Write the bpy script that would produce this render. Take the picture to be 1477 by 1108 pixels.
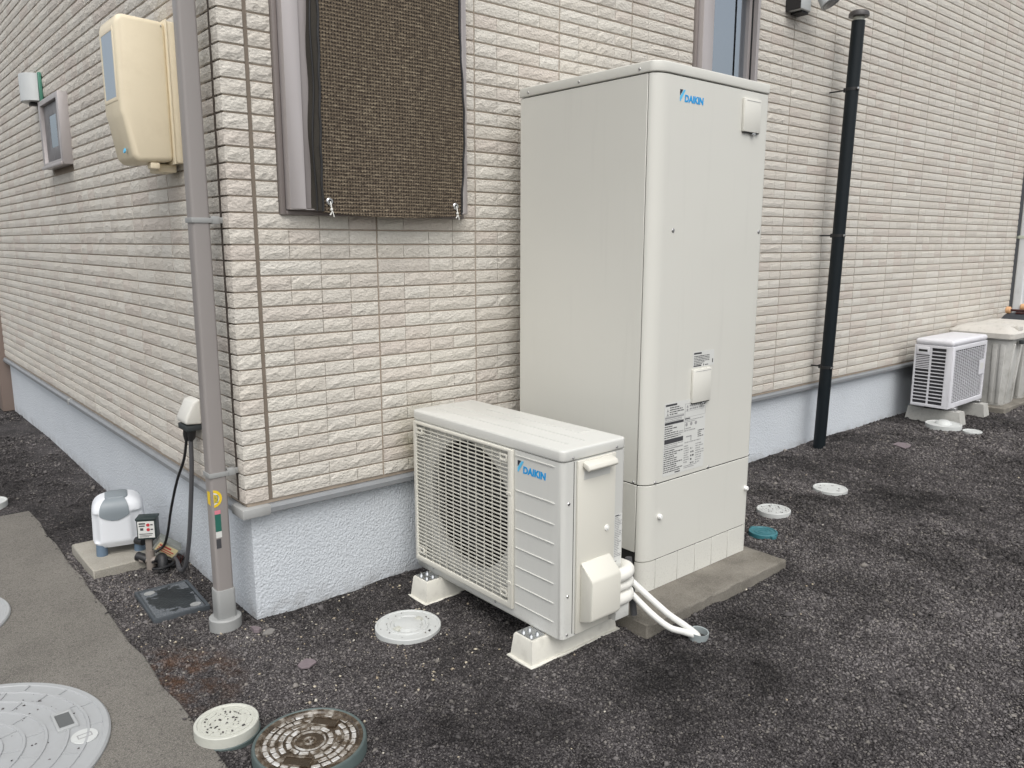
import bpy, bmesh, math, random
import numpy as np
from mathutils import Vector, Matrix
R = math.radians
rnd = random.Random(7)
S = bpy.context.scene
COL = S.collection
for o in list(bpy.data.objects): bpy.data.objects.remove(o)

# ------------------------------------------------------------------ camera
YAW, PITCH, ROLL, FPX = R(-40.641), R(-10.1276), R(0.0353), 1142.58
CAMP = Vector((-0.9773, -2.5085, 1.301))
fw = Vector((-math.sin(YAW)*math.cos(PITCH), math.cos(YAW)*math.cos(PITCH), math.sin(PITCH)))
rt = Vector((math.cos(YAW), math.sin(YAW), 0)); up = rt.cross(fw)
rt, up = rt*math.cos(ROLL)+up*math.sin(ROLL), up*math.cos(ROLL)-rt*math.sin(ROLL)
cd = bpy.data.cameras.new('camera'); cam = bpy.data.objects.new('camera', cd); COL.objects.link(cam)
cam.matrix_world = Matrix(((rt.x, up.x, -fw.x, CAMP.x), (rt.y, up.y, -fw.y, CAMP.y), (rt.z, up.z, -fw.z, CAMP.z), (0, 0, 0, 1)))
cd.sensor_width = 36; cd.lens = FPX/1477*36; cd.clip_start = .02; cd.clip_end = 1000
S.camera = cam
# ------------------------------------------------------------------ sky, sun, exposure
SUN_AZ, SUN_EL = R(210), R(56)          # azimuth from +Y towards +X
w = bpy.data.worlds.new('World'); S.world = w; w.use_nodes = True
nt = w.node_tree; nt.nodes.clear()
sky = nt.nodes.new('ShaderNodeTexSky'); sky.sky_type = 'NISHITA'; sky.sun_disc = False
sky.sun_elevation = SUN_EL; sky.sun_rotation = SUN_AZ; sky.dust_density = 4; sky.air_density = 1.2
hs = nt.nodes.new('ShaderNodeHueSaturation'); hs.inputs['Saturation'].default_value = .22
bgn = nt.nodes.new('ShaderNodeBackground'); bgn.inputs['Strength'].default_value = .15
wo = nt.nodes.new('ShaderNodeOutputWorld')
nt.links.new(sky.outputs[0], hs.inputs['Color']); nt.links.new(hs.outputs[0], bgn.inputs['Color']); nt.links.new(bgn.outputs[0], wo.inputs[0])
sd = bpy.data.lights.new('sun', 'SUN'); sd.energy = .75; sd.angle = R(60); sd.color = (1, .965, .9)
sun = bpy.data.objects.new('sun', sd); COL.objects.link(sun)
sdir = Vector((math.sin(SUN_AZ)*math.cos(SUN_EL), math.cos(SUN_AZ)*math.cos(SUN_EL), math.sin(SUN_EL)))
sun.location = sdir*20; sun.rotation_euler = sdir.to_track_quat('Z', 'Y').to_euler()
S.view_settings.view_transform = 'Standard'; S.view_settings.look = 'None'
S.view_settings.gamma = 1; S.view_settings.use_curve_mapping = False
S.view_settings.exposure = 0.48
S.render.engine = 'CYCLES'; S.render.resolution_x = 1024; S.render.resolution_y = 768
S.cycles.max_bounces = 8

# ------------------------------------------------------------------ mesh helpers
class B:
    def __init__(s): s.V = []; s.F = []
    def add(s, V, F):
        n = len(s.V); s.V += [tuple(v) for v in V]; s.F += [tuple(i+n for i in f) for f in F]; return s
    def bm(s, bm):
        bm.verts.index_update()
        s.add([v.co[:] for v in bm.verts], [[v.index for v in f.verts] for f in bm.faces]); bm.free(); return s
    def box(s, x0, x1, y0, y1, z0, z1, bev=0, seg=2, M=None):
        bm = bmesh.new(); bmesh.ops.create_cube(bm, size=1)
        for v in bm.verts: v.co = Vector(((x0+x1)/2+v.co.x*(x1-x0), (y0+y1)/2+v.co.y*(y1-y0), (z0+z1)/2+v.co.z*(z1-z0)))
        if bev: bmesh.ops.bevel(bm, geom=bm.edges[:], offset=bev, segments=seg, profile=.5, affect='EDGES')
        if M is not None: bmesh.ops.transform(bm, matrix=M, verts=bm.verts)
        return s.bm(bm)
    def prism(s, poly, a0, a1, axis='z', bev=0, seg=2, M=None):
        def P(u, w_, a): return {'z': (u, w_, a), 'y': (u, a, w_), 'x': (a, u, w_)}[axis]
        bm = bmesh.new(); lo = [bm.verts.new(P(u, w_, a0)) for u, w_ in poly]; hi = [bm.verts.new(P(u, w_, a1)) for u, w_ in poly]
        bm.faces.new(lo[::-1]); bm.faces.new(hi); n = len(poly)
        for i in range(n): bm.faces.new((lo[i], lo[(i+1) % n], hi[(i+1) % n], hi[i]))
        bmesh.ops.recalc_face_normals(bm, faces=bm.faces)
        if bev: bmesh.ops.bevel(bm, geom=[e for e in bm.edges if e.calc_face_angle(0) > .5], offset=bev, segments=seg, profile=.5, affect='EDGES')
        if M is not None: bmesh.ops.transform(bm, matrix=M, verts=bm.verts)
        return s.bm(bm)
    def tube(s, pts, r, n=10, caps=True):
        pts = [Vector(p) for p in pts]; rs = r if isinstance(r, (list, tuple)) else [r]*len(pts)
        V = []; F = []; prev = None
        for i, p in enumerate(pts):
            t = (pts[min(i+1, len(pts)-1)]-pts[max(i-1, 0)]).normalized()
            if prev is None:
                a = Vector((0, 0, 1)) if abs(t.z) < .9 else Vector((1, 0, 0)); nrm = t.cross(a).normalized()
            else: nrm = (prev-t*prev.dot(t)).normalized()
            prev = nrm; bn = t.cross(nrm)
            for k in range(n):
                a = 2*math.pi*k/n; V.append(p+(nrm*math.cos(a)+bn*math.sin(a))*rs[i])
        for i in range(len(pts)-1):
            for k in range(n): F.append((i*n+k, i*n+(k+1) % n, (i+1)*n+(k+1) % n, (i+1)*n+k))
        if caps: F.append(tuple(range(n))[::-1]); F.append(tuple(range((len(pts)-1)*n, len(pts)*n)))
        return s.add(V, F)
    def lathe(s, prof, c, n=40, M=None):
        # prof: (r, z) from the top centre outwards; closed with fans where r == 0
        V = []; F = []; rows = []
        for r, z in prof:
            if r == 0: rows.append([len(V)]); V.append(Vector((0, 0, z)))
            else:
                rows.append(list(range(len(V), len(V)+n)))
                V += [Vector((r*math.cos(2*math.pi*k/n), r*math.sin(2*math.pi*k/n), z)) for k in range(n)]
        for a, b in zip(rows, rows[1:]):
            for k in range(n):
                k2 = (k+1) % n
                if len(a) == 1 and len(b) == 1: continue
                if len(a) == 1: F.append((a[0], b[k], b[k2]))
                elif len(b) == 1: F.append((a[k], b[0], a[k2]))
                else: F.append((a[k], b[k], b[k2], a[k2]))
        M = M or Matrix.Identity(4); c = Vector(c)
        return s.add([M @ v+c for v in V], F)
    def ring(s, O, I, a0, a1, axis='x', bev=0):
        # rectangular frame: O, I = (u0,u1,w0,w1)
        def P(u, w_, a): return {'x': (a, u, w_), 'y': (u, a, w_), 'z': (u, w_, a)}[axis]
        bm = bmesh.new(); L = []
        for a in (a0, a1):
            for q in (O, I): L.append([bm.verts.new(P(u, w_, a)) for u, w_ in ((q[0], q[2]), (q[1], q[2]), (q[1], q[3]), (q[0], q[3]))])
        for i in range(4):
            j = (i+1) % 4
            bm.faces.new((L[0][i], L[0][j], L[1][j], L[1][i])); bm.faces.new((L[2][i], L[2][j], L[3][j], L[3][i]))
            bm.faces.new((L[0][i], L[0][j], L[2][j], L[2][i])); bm.faces.new((L[1][i], L[1][j], L[3][j], L[3][i]))
        bmesh.ops.recalc_face_normals(bm, faces=bm.faces)
        if bev: bmesh.ops.bevel(bm, geom=[e for e in bm.edges if e.calc_face_angle(0) > .5], offset=bev, segments=2, profile=.5, affect='EDGES')
        return s.bm(bm)
    def obj(s, name, mat, parent=None, smooth=True, local=False, angle=38):
        V = np.array(s.V, float).reshape(-1, 3); loc = np.zeros(3)
        if not local:
            if parent is not None: loc = np.array(root_loc(parent))
            else: loc = np.array([(V[:, 0].min()+V[:, 0].max())/2, (V[:, 1].min()+V[:, 1].max())/2, V[:, 2].min()])
        me = bpy.data.meshes.new(name); me.from_pydata((V-loc).tolist(), [], s.F); me.update()
        me.materials.append(mat)
        if smooth:
            me.polygons.foreach_set('use_smooth', [True]*len(me.polygons)); me.set_sharp_from_angle(angle=R(angle))
        o = bpy.data.objects.new(name, me); COL.objects.link(o)
        if parent is not None: o.parent = parent
        elif not local: o.location = loc
        return o
ROOT = {}
def root_loc(o):
    while o.parent: o = o.parent
    return ROOT.get(o.name, (0, 0, 0))
def tag(o, label, cat, group=None, kind=None):
    o['label'] = label; o['category'] = cat
    if group: o['group'] = group
    if kind: o['kind'] = kind
    return o
def thing(name, label, cat, loc, rotz=0, group=None):
    o = bpy.data.objects.new(name, None); COL.objects.link(o); o.empty_display_size = .1
    o.location = loc; o.rotation_euler = (0, 0, rotz); ROOT[o.name] = tuple(loc)
    return tag(o, label, cat, group)
def smoothpath(P, n=8):
    P = [Vector(p) for p in P]; P = [2*P[0]-P[1]]+P+[2*P[-1]-P[-2]]; out = []
    for i in range(1, len(P)-2):
        for k in range(n):
            t = k/n; a, b, c, d = P[i-1:i+3]
            out.append(.5*((2*b)+(c-a)*t+(2*a-5*b+4*c-d)*t*t+(3*b-a-3*c+d)*t**3))
    return out+[P[-2]]
def rrect(x0, x1, y0, y1, r, seg=6, corners=(1, 1, 1, 1)):
    # corners: (x0y0, x1y0, x1y1, x0y1)
    P = []
    for (cx, cy, a0, on) in ((x0, y0, 180, corners[0]), (x1, y0, 270, corners[1]), (x1, y1, 0, corners[2]), (x0, y1, 90, corners[3])):
        if not on: P.append((cx, cy)); continue
        ox = cx+(r if cx == x0 else -r); oy = cy+(r if cy == y0 else -r)
        for k in range(seg+1):
            a = R(a0+90*k/seg); P.append((ox+r*math.cos(a), oy+r*math.sin(a)))
    return P

# ------------------------------------------------------------------ materials
class N:
    def __init__(s, name):
        s.m = bpy.data.materials.new(name); s.m.use_nodes = True; s.t = s.m.node_tree
        s.b = s.t.nodes['Principled BSDF']; s._pos = None
    def n(s, typ, **kw):
        o = s.t.nodes.new('ShaderNode'+typ)
        for k, v in kw.items(): setattr(o, k, v)
        return o
    def l(s, a, b): s.t.links.new(a, b)
    def pos(s):
        if not s._pos: s._pos = s.n('NewGeometry')
        return s._pos.outputs['Position']
    def map(s, sc=(1, 1, 1), rot=(0, 0, 0)):
        m = s.n('Mapping'); m.inputs['Scale'].default_value = sc; m.inputs['Rotation'].default_value = rot; s.l(s.pos(), m.inputs[0]); return m.outputs[0]
    def noise(s, scale, detail=4, rough=.55, vec=None, dist=0):
        o = s.n('TexNoise'); o.inputs['Scale'].default_value = scale; o.inputs['Detail'].default_value = detail
        o.inputs['Roughness'].default_value = rough; o.inputs['Distortion'].default_value = dist; s.l(vec or s.pos(), o.inputs['Vector']); return o.outputs['Fac']
    def voro(s, scale, vec=None, feature='F1'):
        o = s.n('TexVoronoi'); o.feature = feature; o.inputs['Scale'].default_value = scale; s.l(vec or s.pos(), o.inputs['Vector']); return o
    def ramp(s, fac, stops, interp='LINEAR'):
        o = s.n('ValToRGB'); e = o.color_ramp; e.interpolation = interp
        while len(e.elements) < len(stops): e.elements.new(.5)
        for el, (p, c) in zip(e.elements, stops):
            el.position = p; el.color = (c if isinstance(c, (tuple, list)) else (c, c, c))[:3]+(1,) if isinstance(c, tuple) else (c, c, c, 1)
        s.l(fac, o.inputs[0]); return o.outputs[0]
    def mix(s, fac, a, b, mode='MIX'):
        o = s.n('Mix', data_type='RGBA', blend_type=mode)
        for k, v in ((0, fac), (6, a), (7, b)):
            if hasattr(v, 'is_linked'): s.l(v, o.inputs[k])
            else: o.inputs[k].default_value = v if k == 0 else tuple(v)[:3]+(1,)
        return o.outputs[2]
    def math(s, op, a, b=0, clamp=False):
        o = s.n('Math', operation=op); o.use_clamp = clamp
        for k, v in ((0, a), (1, b)):
            if hasattr(v, 'is_linked'): s.l(v, o.inputs[k])
            else: o.inputs[k].default_value = v
        return o.outputs[0]
    def bump(s, h, strength, dist):
        o = s.n('Bump'); o.inputs['Strength'].default_value = strength; o.inputs['Distance'].default_value = dist
        s.l(h, o.inputs['Height'])
        if s.b.inputs['Normal'].is_linked: s.l(s.b.inputs['Normal'].links[0].from_socket, o.inputs['Normal'])
        s.l(o.outputs[0], s.b.inputs['Normal']); return s
    def set(s, **kw):
        for k, v in kw.items():
            i = s.b.inputs[k.replace('_', ' ')]
            if hasattr(v, 'is_linked'): s.l(v, i)
            else: i.default_value = tuple(v)+(1,) if isinstance(v, (tuple, list)) and len(v) == 3 else v
        return s
def sc(c, f): return tuple(min(1, x*f) for x in c)
def plain(name, col, rough=.5, metal=0, var=.08, vs=6, bump=0, bs=200, dirt=0, dcol=(.12, .11, .09), rv=.08, coat=0):
    m = N(name); a = m.noise(vs, 5)
    c = m.mix(a, sc(col, 1-var), sc(col, 1+var))
    if dirt:
        d = m.ramp(m.noise(vs*2.3, 6, .7), [(.5, 0.0), (.78, dirt)]); c = m.mix(d, c, dcol)
    m.set(Base_Color=c, Metallic=metal, Roughness=m.ramp(m.noise(vs*3, 3), [(.3, max(.03, rough-rv)), (.7, min(1, rough+rv))]))
    if coat: m.set(Coat_Weight=coat, Coat_Roughness=.15)
    if bump: m.bump(m.noise(bs, 3), bump, .002)
    return m.m
def enamel(name, col):
    m = N(name); c = m.mix(m.noise(1.5, 4), sc(col, .975), sc(col, 1.02))
    st = m.ramp(m.noise(1, 5, .65, m.map((26, 26, 1.6))), [(.56, 0.0), (.80, .16)]); c = m.mix(st, c, sc(col, .72))     # faint rain streaks
    sx = m.n('SeparateXYZ'); m.l(m.pos(), sx.inputs[0])
    sp = m.math('MULTIPLY', m.math('SUBTRACT', 1, m.math('MULTIPLY', sx.outputs[2], 4.2), True), m.ramp(m.noise(150, 4, .7), [(.52, 0.0), (.68, .35)])); c = m.mix(sp, c, (.20, .18, .15))   # grit splashed near the ground
    m.set(Base_Color=c, Roughness=m.ramp(m.noise(4, 4), [(.3, .28), (.7, .36)])); m.bump(m.noise(3.2, 2), .10, .02); m.bump(m.noise(600, 2), .03, .001); return m.m
M = {}
# siding bricks
def brick_mat():
    m = N('siding_brick'); g = m.n('NewGeometry'); oi = m.n('ObjectInfo')
    r = m.math('FRACT', m.math('ADD', g.outputs['Random Per Island'], oi.outputs['Random']))
    c = m.ramp(r, [(0, (.595, .56, .505)), (.22, (.625, .598, .548)), (.42, (.65, .633, .59)), (.58, (.595, .565, .515)), (.70, (.575, .515, .47)), (.80, (.54, .512, .47)), (.9, (.65, .63, .58))])
    v1 = m.map((1, 1, 1), (0, R(25), R(20)))
    fine = m.noise(120, 6, .7, v1); big = m.noise(2.2, 4)
    c = m.mix(.28, c, m.ramp(fine, [(.25, (.40, .37, .33)), (.5, (.62, .585, .535)), (.75, (.74, .72, .68))]), 'MIX')
    c = m.mix(m.ramp(big, [(.35, 0.0), (.7, .22)]), c, (.50, .47, .44))
    sx = m.n('SeparateXYZ'); m.l(m.pos(), sx.inputs[0])
    # algae stain beside the heat pump, low on the wall
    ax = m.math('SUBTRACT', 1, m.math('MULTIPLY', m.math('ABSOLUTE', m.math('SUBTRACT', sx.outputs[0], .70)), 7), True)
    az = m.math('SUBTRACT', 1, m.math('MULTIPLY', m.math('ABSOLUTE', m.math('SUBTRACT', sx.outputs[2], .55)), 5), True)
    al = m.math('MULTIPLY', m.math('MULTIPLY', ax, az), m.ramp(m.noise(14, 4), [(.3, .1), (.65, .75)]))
    c = m.mix(1.0, c, (.95, .943, .925), 'MULTIPLY')
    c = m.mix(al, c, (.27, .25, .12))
    m.set(Base_Color=c, Roughness=.88, Specular_IOR_Level=.25)
    h1 = m.noise(55, 7, .68, m.map((1, 1, 1.5), (R(15), R(35), R(25))), 1.2)
    h2 = m.voro(75, m.map((1, 1, 1.6), (R(20), R(40), 0))).outputs['Distance']
    m.bump(m.math('ADD', m.math('MULTIPLY', h1, .9), m.math('MULTIPLY', h2, .5)), .75, .0068)
    m.bump(m.noise(420, 3), .35, .002)
    return m.m
M['brick'] = brick_mat()
M['joint'] = plain('joint_mortar', (.30, .25, .20), .95, var=.2, vs=20)
M['caulk'] = plain('brown_caulk', (.17, .14, .11), .8, var=.2, vs=14, bump=.4, bs=60)
M['caulkshade'] = plain('shaded_caulk', (.065, .05, .04), .85, var=.25, vs=20)  # side caulk: shadow of its recess put into the colour
def stucco():
    m = N('foundation_stucco')
    n1 = m.noise(3, 5); c = m.mix(n1, (.53, .565, .605), (.61, .645, .68))
    c = m.mix(m.ramp(m.noise(9, 6, .7), [(.58, 0.0), (.8, .3)]), c, (.42, .43, .44))
    sx = m.n('SeparateXYZ'); m.l(m.pos(), sx.inputs[0])
    low = m.math('MULTIPLY', m.math('SUBTRACT', 1, m.math('MULTIPLY', sx.outputs[2], 14), True), m.ramp(m.noise(18, 5), [(.35, 0.0), (.7, .7)]))
    c = m.mix(low, c, (.22, .21, .2))
    m.set(Base_Color=c, Roughness=.75)
    m.bump(m.math('ADD', m.voro(150, m.map((1, 1, .8)), 'SMOOTH_F1').outputs['Distance'], m.math('MULTIPLY', m.noise(190, 4, .6), .9)), .7, .0050)
    return m.m
M['stucco'] = stucco()
M['trim'] = plain('grey_trim', (.215, .225, .235), .45, var=.06, dirt=.25)
M['trimcap'] = plain('pale_trim_cap', (.34, .345, .34), .5, dirt=.25)
M['frame'] = plain('window_frame_metal', (.40, .37, .365), .38, metal=.35, var=.03)
M['frame2'] = plain('window_sash_taupe', (.29, .265, .26), .42, metal=.3, var=.03)
M['framedark'] = plain('window_caulk_brown', (.20, .175, .165), .5, var=.05)  # brown caulk round the front windows
M['downspout'] = plain('downspout_taupe', (.255, .235, .225), .42, var=.04, vs=3)
M['dsfoot'] = plain('downspout_foot_grey', (.29, .295, .29), .5, var=.06, dirt=.2)
M['white_pipe'] = plain('white_pipe', (.62, .64, .65), .4, var=.05, dirt=.2)
M['black_pipe'] = plain('black_pipe', (.008, .012, .015), .42, var=.1, rv=.02); M['black_pipe'].node_tree.nodes['Principled BSDF'].inputs['Specular IOR Level'].default_value = .25
M['black'] = plain('black_rubber', (.012, .012, .013), .5)
M['void'] = plain('dark_interior', (.012, .012, .012), .8)
M['charcoal'] = plain('charcoal_plastic', (.03, .036, .038), .5)
M['tank'] = enamel('tank_enamel', (.615, .61, .562))
M['tankflap'] = plain('flap_plastic', (.66, .65, .595), .5, var=.02)
M['hp'] = enamel('heat_pump_enamel', (.578, .58, .55))
M['hpw'] = plain('heat_pump_plastic', (.62, .605, .54), .45, var=.02, vs=3)
M['acw'] = plain('old_ac_plastic', (.63, .63, .66), .45, var=.03, dirt=.15, vs=9)
M['screw'] = plain('zinc', (.45, .45, .45), .35, metal=.9, var=.1)
M['chrome'] = plain('galvanised_bolt', (.6, .61, .62), .25, metal=1, var=.1, vs=80)
M['blue'] = plain('logo_blue', (0, .30, .68), .4, var=.01)
M['lblue'] = plain('logo_light_blue', (.10, .50, .80), .4, var=.01)
M['navy'] = plain('logo_navy', (.008, .012, .03), .4, var=.01)
M['ink'] = plain('label_ink', (.05, .05, .055), .6, var=.05)
M['inklight'] = plain('label_ink_light', (.30, .30, .30), .6, var=.05)
M['label'] = plain('label_paper', (.62, .625, .60), .4, var=.02)
M['block'] = plain('support_block', (.66, .645, .58), .6, var=.05, dirt=.35, dcol=(.3, .28, .24), vs=12)
M['pvcwhite'] = plain('white_pvc_cap', (.50, .515, .505), .5, var=.05, vs=10, dirt=.25, dcol=(.35, .34, .3))
M['pvccream'] = plain('cream_pvc_cap', (.475, .48, .43), .55, var=.05, vs=14, dirt=.3, dcol=(.28, .27, .22))
M['pvcgrey'] = plain('grey_manhole', (.335, .345, .35), .5, var=.05, vs=9, dirt=.4, dcol=(.28, .28, .28))
M['teal'] = plain('teal_cap', (.035, .15, .175), .5, var=.15, vs=20)
M['tealrim'] = plain('teal_rim', (.075, .10, .097), .5, var=.1, vs=20)
M['insul'] = plain('pipe_insulation', (.70, .69, .64), .6, var=.03)
M['hose'] = plain('white_hose', (.70, .70, .67), .45, var=.03)
M['meter'] = plain('meter_cream', (.73, .645, .48), .5, var=.05, vs=7, dirt=.12, dcol=(.42, .33, .2))
M['pumpw'] = plain('pump_white', (.66, .68, .71), .42, var=.03, vs=8)
M['pumpg'] = plain('pump_grey', (.20, .23, .25), .45, var=.05)
M['pumpf'] = plain('pump_feet', (.11, .16, .22), .5)
M['pvcp'] = plain('grey_conduit', (.24, .21, .185), .5, var=.08)
M['yellow'] = plain('sticker_yellow', (.75, .52, .02), .5, var=.05)
M['green'] = plain('sticker_green', (.02, .12, .09), .5)
M['pink'] = plain('sticker_pink', (.62, .20, .25), .5)
M['red'] = plain('red_dot', (.45, .03, .04), .5)
M['wood'] = plain('tan_wheel', (.62, .36, .19), .5)
M['cable_black'] = plain('black_cable', (.01, .01, .011), .4)
M['cable_grey'] = plain('grey_cable', (.07, .07, .075), .5)
M['slate'] = plain('slate_flake', (.16, .13, .14), .8, var=.3, vs=60)
M['flake'] = plain('grey_flake', (.17, .16, .15), .8, var=.3, vs=60)
M['porch'] = plain('porch_panel', (.20, .21, .225), .5, var=.08, vs=3)
M['brownpost'] = plain('brown_post', (.22, .17, .145), .5, var=.06)
M['roofm'] = plain('roof_sheet', (.12, .12, .125), .6)
M['lampw'] = plain('lamp_silver', (.55, .57, .57), .4, metal=.2)
M['lampg'] = plain('lamp_green', (.07, .22, .16), .4)
M['curtain'] = plain('curtain', (.60, .60, .56), .8, var=.1, vs=10)
def bin_mat():
    m = N('bin_plastic'); v = m.map((1, 1, .25))
    c = m.mix(m.noise(14, 6, .65, v), (.42, .415, .39), (.60, .595, .57))
    c = m.mix(m.ramp(m.noise(9, 6, .7), [(.48, 0.0), (.74, .6)]), c, (.26, .255, .225))
    m.set(Base_Color=c, Roughness=.65); return m.m
M['bin'] = bin_mat()
M['binlid'] = plain('bin_lid', (.52, .50, .46), .6, var=.12, vs=9, dirt=.5, dcol=(.25, .24, .21))
def concrete(name, a, b, stain, bs=1.0, scl=1.0, spk=1.0):
    m = N(name)
    c = m.mix(m.ramp(m.noise(4*scl, 6, .6), [(.32, 0.0), (.68, 1.0)]), a, b)
    c = m.mix(m.ramp(m.noise(1.7*scl, 5, .65), [(.48, 0.0), (.72, .65)]), c, stain)
    c = m.mix(m.ramp(m.noise(330, 3, .6), [(.46, 0.0), (.68, .8*spk)]), c, sc(b, 1.9))
    c = m.mix(m.ramp(m.noise(150, 4, .7), [(.50, 0.0), (.70, .6*spk)]), c, sc(b, 1.5))
    c = m.mix(m.ramp(m.noise(110, 5, .7), [(.30, .7*spk), (.48, 0.0)]), c, sc(a, .5))
    c = m.mix(m.ramp(m.noise(240, 3, .6), [(.28, .7*spk), (.46, 0.0)]), c, sc(a, .45))
    m.set(Base_Color=c, Roughness=.9, Specular_IOR_Level=.25)
    m.bump(m.noise(260, 4, .7), .55*bs, .004); m.bump(m.noise(30, 5), .4*bs, .006); return m.m
M['path'] = concrete('path_concrete', (.105, .098, .088), (.165, .155, .138), (.075, .069, .06))
M['slab'] = concrete('slab_concrete', (.115, .105, .09), (.215, .20, .172), (.07, .062, .048), .6, 1.6, .35)
M['pad'] = concrete('pad_concrete', (.26, .245, .21), (.36, .34, .30), (.22, .2, .17), .6, 1.5, .3)
def patch(m):
    a = m.ramp(m.noise(1.55, 5, .62, m.map((1, .75, 1), (0, 0, R(28)))), [(.36, 0.0), (.64, 1.0)])
    b = m.ramp(m.noise(7, 4, .6), [(.3, .0), (.7, 1.0)])
    sx = m.n('SeparateXYZ'); m.l(m.pos(), sx.inputs[0])        # ground darker around the valve end of the heat pump
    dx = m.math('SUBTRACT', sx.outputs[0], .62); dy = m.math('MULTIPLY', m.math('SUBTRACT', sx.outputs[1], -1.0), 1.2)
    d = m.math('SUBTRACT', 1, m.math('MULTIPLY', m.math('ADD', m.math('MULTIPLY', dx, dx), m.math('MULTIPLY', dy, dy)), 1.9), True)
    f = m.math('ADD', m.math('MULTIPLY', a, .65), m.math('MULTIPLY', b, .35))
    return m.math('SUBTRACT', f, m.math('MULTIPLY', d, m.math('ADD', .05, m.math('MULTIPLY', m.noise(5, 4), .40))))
def rust(m):
    sx = m.n('SeparateXYZ'); m.l(m.pos(), sx.inputs[0])
    dx = m.math('MULTIPLY', m.math('SUBTRACT', sx.outputs[0], -.30), 5); dy = m.math('MULTIPLY', m.math('SUBTRACT', sx.outputs[1], -.18), 4)
    d = m.math('SUBTRACT', 1, m.math('ADD', m.math('MULTIPLY', dx, dx), m.math('MULTIPLY', dy, dy)), True)
    return m.math('MULTIPLY', d, m.ramp(m.noise(16, 5, .7), [(.42, 0.0), (.6, .85)]))
def ground_mat():
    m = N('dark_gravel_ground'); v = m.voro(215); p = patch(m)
    sxc = m.n('SeparateColor'); m.l(v.outputs['Color'], sxc.inputs[0])
    c = m.ramp(sxc.outputs[0], [(0, (.018, .0165, .017)), (.45, (.044, .040, .041)), (.8, (.074, .068, .068)), (.97, (.115, .106, .103)), (1, (.16, .15, .13))])
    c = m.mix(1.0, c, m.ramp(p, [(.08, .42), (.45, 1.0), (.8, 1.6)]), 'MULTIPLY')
    c = m.mix(rust(m), c, (.075, .04, .022))
    m.set(Base_Color=c, Roughness=.95, Specular_IOR_Level=.2)
    m.bump(v.outputs['Distance'], .9, .006); m.bump(m.noise(40, 5), .5, .02); return m.m
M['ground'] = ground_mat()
def stone_mat():
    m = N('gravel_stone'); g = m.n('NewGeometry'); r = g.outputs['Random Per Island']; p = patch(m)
    c = m.ramp(r, [(0, (.024, .0215, .022)), (.35, (.056, .051, .0515)), (.62, (.088, .081, .081)), (.86, (.122, .113, .111)), (.97, (.155, .143, .13))])
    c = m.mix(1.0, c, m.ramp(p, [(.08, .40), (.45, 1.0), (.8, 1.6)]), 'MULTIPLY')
    c = m.mix(rust(m), c, (.09, .045, .024))
    m.set(Base_Color=c, Roughness=.85, Specular_IOR_Level=.3); m.bump(m.noise(500, 3), .4, .002); return m.m
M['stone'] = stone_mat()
def pebble_mat():
    m = N('pale_pebble'); g = m.n('NewGeometry')
    c = m.ramp(g.outputs['Random Per Island'], [(0, (.38, .32, .22)), (.4, (.50, .45, .36)), (.7, (.30, .24, .17)), (1, (.6, .58, .52))])
    m.set(Base_Color=c, Roughness=.8); return m.m
M['pebble'] = pebble_mat()
def weave_mat():
    m = N('brown_shade_weave'); sx = m.n('SeparateXYZ'); m.l(m.pos(), sx.inputs[0])
    u = m.math('MULTIPLY', sx.outputs[0], 2*math.pi/.0108); z = m.math('MULTIPLY', sx.outputs[2], 2*math.pi/.0118)
    wz = m.math('SINE', z); wu = m.math('SINE', m.math('ADD', u, m.math('MULTIPLY', m.noise(30, 2), 2)))
    yarn = m.noise(1, 4, .6, m.map((30, 30, 240)))
    c = m.ramp(m.noise(1, 5, .7, m.map((55, 55, 300))), [(.32, (.036, .028, .021)), (.5, (.118, .092, .066)), (.7, (.31, .26, .185))])
    hole = m.math('MULTIPLY', m.math('GREATER_THAN', wu, .35), m.math('GREATER_THAN', wz, -.15))
    c = m.mix(m.math('MULTIPLY', hole, .93), c, (.012, .010, .010))
    c = m.mix(m.math('MULTIPLY', m.math('GREATER_THAN', wz, .82), .55), c, (.02, .017, .014))
    m.set(Base_Color=c, Roughness=.9, Specular_IOR_Level=.2)
    m.bump(m.math('ADD', m.math('MULTIPLY', wz, .5), m.math('MULTIPLY', wu, .4)), .6, .002); return m.m
M['weave'] = weave_mat()
def glass_mat(ior=3.6):
    m = N('window_glass'); t = m.t
    g = m.n('BsdfGlossy'); g.inputs['Roughness'].default_value = .01; g.inputs['Color'].default_value = (.82, .91, 1, 1)
    tr = m.n('BsdfTransparent'); tr.inputs['Color'].default_value = (.75, .8, .8, 1)
    mx = m.n('MixShader'); fr = m.n('Fresnel'); fr.inputs[0].default_value = ior
    m.l(fr.outputs[0], mx.inputs[0]); m.l(tr.outputs[0], mx.inputs[1]); m.l(g.outputs[0], mx.inputs[2])
    m.l(mx.outputs[0], t.nodes['Material Output'].inputs[0]); return m.m
M['glass'] = glass_mat(5); M['glass2'] = glass_mat(9)
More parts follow.
